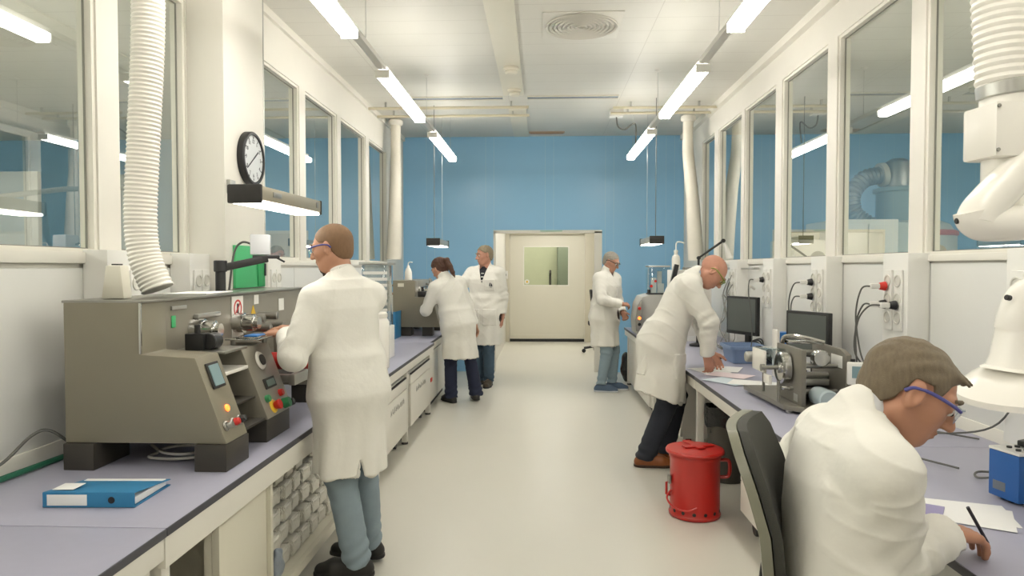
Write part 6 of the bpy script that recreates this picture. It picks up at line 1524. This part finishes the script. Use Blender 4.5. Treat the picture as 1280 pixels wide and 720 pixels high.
# 6. seated man in the foreground -------------------------------------------
G = dict(s=1.04, h=.0045, seed=21, f=(1, -.02), pelvis=(.735, 1.78, .575), spine=(.10, .0, 1), sf=(1, -.06), neck=(.92, -.06, .42), look=(.84, -.26, -.50), hup=(.48, -.08, .85), shw=.17,
         ankR=(1.12, 1.66, .09), ankL=(1.12, 1.95, .09), toeR=(1, 0), toeL=(1, .05), kpole=(.6, 0, 1),
         wriR=(1.06, 1.86, .825), wriL=(.98, 2.03, .825), elR=(-.85, -.55, -.5), elL=(.1, .9, -.4),
         handR=dict(d=(.93, .30, -.17), n=(.12, .1, -1), curl=.40, thumb=.1), handL=dict(d=(.8, -.1, -.15), n=(0, 0, -1), curl=.3),
         skin=m_skinF, hairm=m_fringe, hair=dict(th=.0045, amp=.0018, hx=[-.13, -.06, -.035, -.02, .018, .03, .045, .06, .08, .13], hz=[-.062, -.062, -.03, .030, .034, .008, .012, .058, .070, .062],
                                                     cones=[((.055, .0, .088), (.098, .012, .080), .010, .004), ((.05, -.03, .085), (.094, -.026, .074), .010, .004), ((.045, .035, .083), (.090, .032, .074), .010, .004)]),
         glasses=m_purple, barm=m_lens,
         coat=dict(len=.16, fat=.98, flare=.85, skirt=(.8, 0, -.6), collar=.02, colf=.015, colr=.070, cuff={1: .022, -1: .012}, amp=1., wr=.9), trm=m_denimdk, shoem=m_shoeblk, solem=m_soleblk, shirtm=M('white_collar_shirt', '#cfd0d2', .8))
pF = person('seated person in white coat and violet safety glasses writing at the right bench', G)

# details on clothes ---------------------------------------------------------
def on_coat(P, u, t, w=.3, o='Sc'):
    """point on the coat's surface in front of the chest"""
    fr = P['_fr']; c = fr['coat']; org = fr[o] + fr['rs'] * u + fr['sp'] * t + fr['sf'] * w; d = -fr['sf']
    ok, loc, nn, i = c.ray_cast(Vector(org - fr['base']), Vector(d)); return (Vector(loc) + Vector(fr['base']), Vector(nn)) if ok else (Vector(org), Vector(-d))
def buttons(P, us, ts):
    fr = P['_fr']; bm = BM()
    for t in ts:
        p, n = on_coat(P, us, t); cyl(bm, p - n * .001, p + n * .003, .008, seg=12)
    obj('buttons', bm, m_white, fr['coat'])
buttons(C_, .012, (-.24, -.34, -.44)); buttons(D, .012, (-.12, -.22, -.32, -.42))
# emblem on the tall man's breast pocket, pens, stripes of the jumper
p, n = on_coat(C_, -.10 * 1.04, -.17 * 1.04)
fr = C_['_fr']; rsv = Vector(fr['rs']); spv = Vector(fr['sp']); n2 = Vector(fr['sf'])
p = p + n2 * .006
bm = BM()
def tri(pts): 
    vs = [bm.verts.new(p + rsv * -a + spv * b + n2 * c) for c in (0, .003) for a, b in pts]; k = len(pts)
    bm.faces.new(vs[:k]); bm.faces.new(vs[k:][::-1])
    for i in range(k): bm.faces.new((vs[i], vs[(i + 1) % k], vs[k + (i + 1) % k], vs[k + i]))
tri([(-.04, -.015), (-.022, -.015), (-.005, .03), (-.015, .03)]); tri([(-.012, -.015), (.006, -.015), (.014, .03), (.004, .03)]); tri([(.014, -.015), (.04, -.015), (.03, .018), (.02, .024)])
em = obj('emblem', bm, m_inkd, fr['coat']); em['label'] = 'dark blue emblem above the breast pocket'
bm = BM(); obox(bm, p - spv * .026, (.07, .003, .007), math.atan2(rsv.y, rsv.x)); obj('emblem_text', bm, m_ink, em)
sh_ = [o for o in fr['body'].children if o.name.startswith('shirt')][0]
bm = BM(); 
for k in range(5):
    t = -.03 - .045 * k; org = fr['Sc'] + fr['sp'] * t + fr['sf'] * .3
    for j in range(3):
        o2 = org + fr['rs'] * (.012 * (j - 1)); ok, loc, nn, i = sh_.ray_cast(Vector(o2 - fr['base']), Vector(-fr['sf']))
        if ok: q = Vector(loc) + Vector(fr['base']); obox(bm, q + n2 * .001, (.012, .004, .012), math.atan2(rsv.y, rsv.x))
if len(bm.verts): obj('white_stripes', bm, m_white, sh_)
# wrist watch of the man at the mill and the tall man
for P, i in ((A, -1), (C_, -1)):
    fr = P['_fr']; w = fr['wri'][i]; d = nrm(fr['wri'][i] - fr['elb'][i]); c = w + d * .002
    bm = BM(); lathe(bm, [(.027, -.007), (.030, -.006), (.030, .006), (.027, .007)], Vector(c), Vector(d), 24, False, False); wt = obj('wrist_watch', bm, m_black, fr['body'])
# white disposable cuff of the far man, pen of the seated man
t = thing('pen', 'dark pen in the hand of the seated man in the foreground', 'pen', (1.2, 1.98, .77))
fr = G['_fr']; w = fr['wri'][1]; q = Vector(w + V(.14, .045, -.045))
bm = BM(); cyl(bm, q, q + Vector((-.06, -.01, .10)), .0045, seg=10); obj('barrel', bm, m_inkd, t)
bm = BM(); cyl(bm, q + Vector((.009, .0015, -.015)), q, .001, .004, 10); obj('tip', bm, m_steel, t)
# ================================================================== CAMERA, WORLD, VIEW
cam = bpy.data.cameras.new('camera'); co = bpy.data.objects.new('camera', cam); COL.objects.link(co)
cam.sensor_width = 36; cam.lens = 870 / 1280 * 36; cam.clip_start = .05
co.location = (0, 0, 1.52); co.rotation_euler = (PI / 2 - math.radians(1.646), 0, math.radians(2.435))
sc = bpy.context.scene; sc.camera = co
w = bpy.data.worlds.new('world'); sc.world = w; w.use_nodes = True
w.node_tree.nodes['Background'].inputs[0].default_value = (.8, .82, .85, 1); w.node_tree.nodes['Background'].inputs[1].default_value = .15
vs = sc.view_settings; vs.view_transform = 'Standard'; vs.look = 'None'; vs.exposure = EXPO; vs.gamma = 1; vs.use_curve_mapping = False
cy_ = sc.cycles
cy_.max_bounces = 8; cy_.diffuse_bounces = 4; cy_.glossy_bounces = 4; cy_.transmission_bounces = 6; cy_.transparent_max_bounces = 12
cy_.use_denoising = True; cy_.sample_clamp_indirect = 8; cy_.caustics_reflective = False; cy_.caustics_refractive = False; cy_.blur_glossy = .5
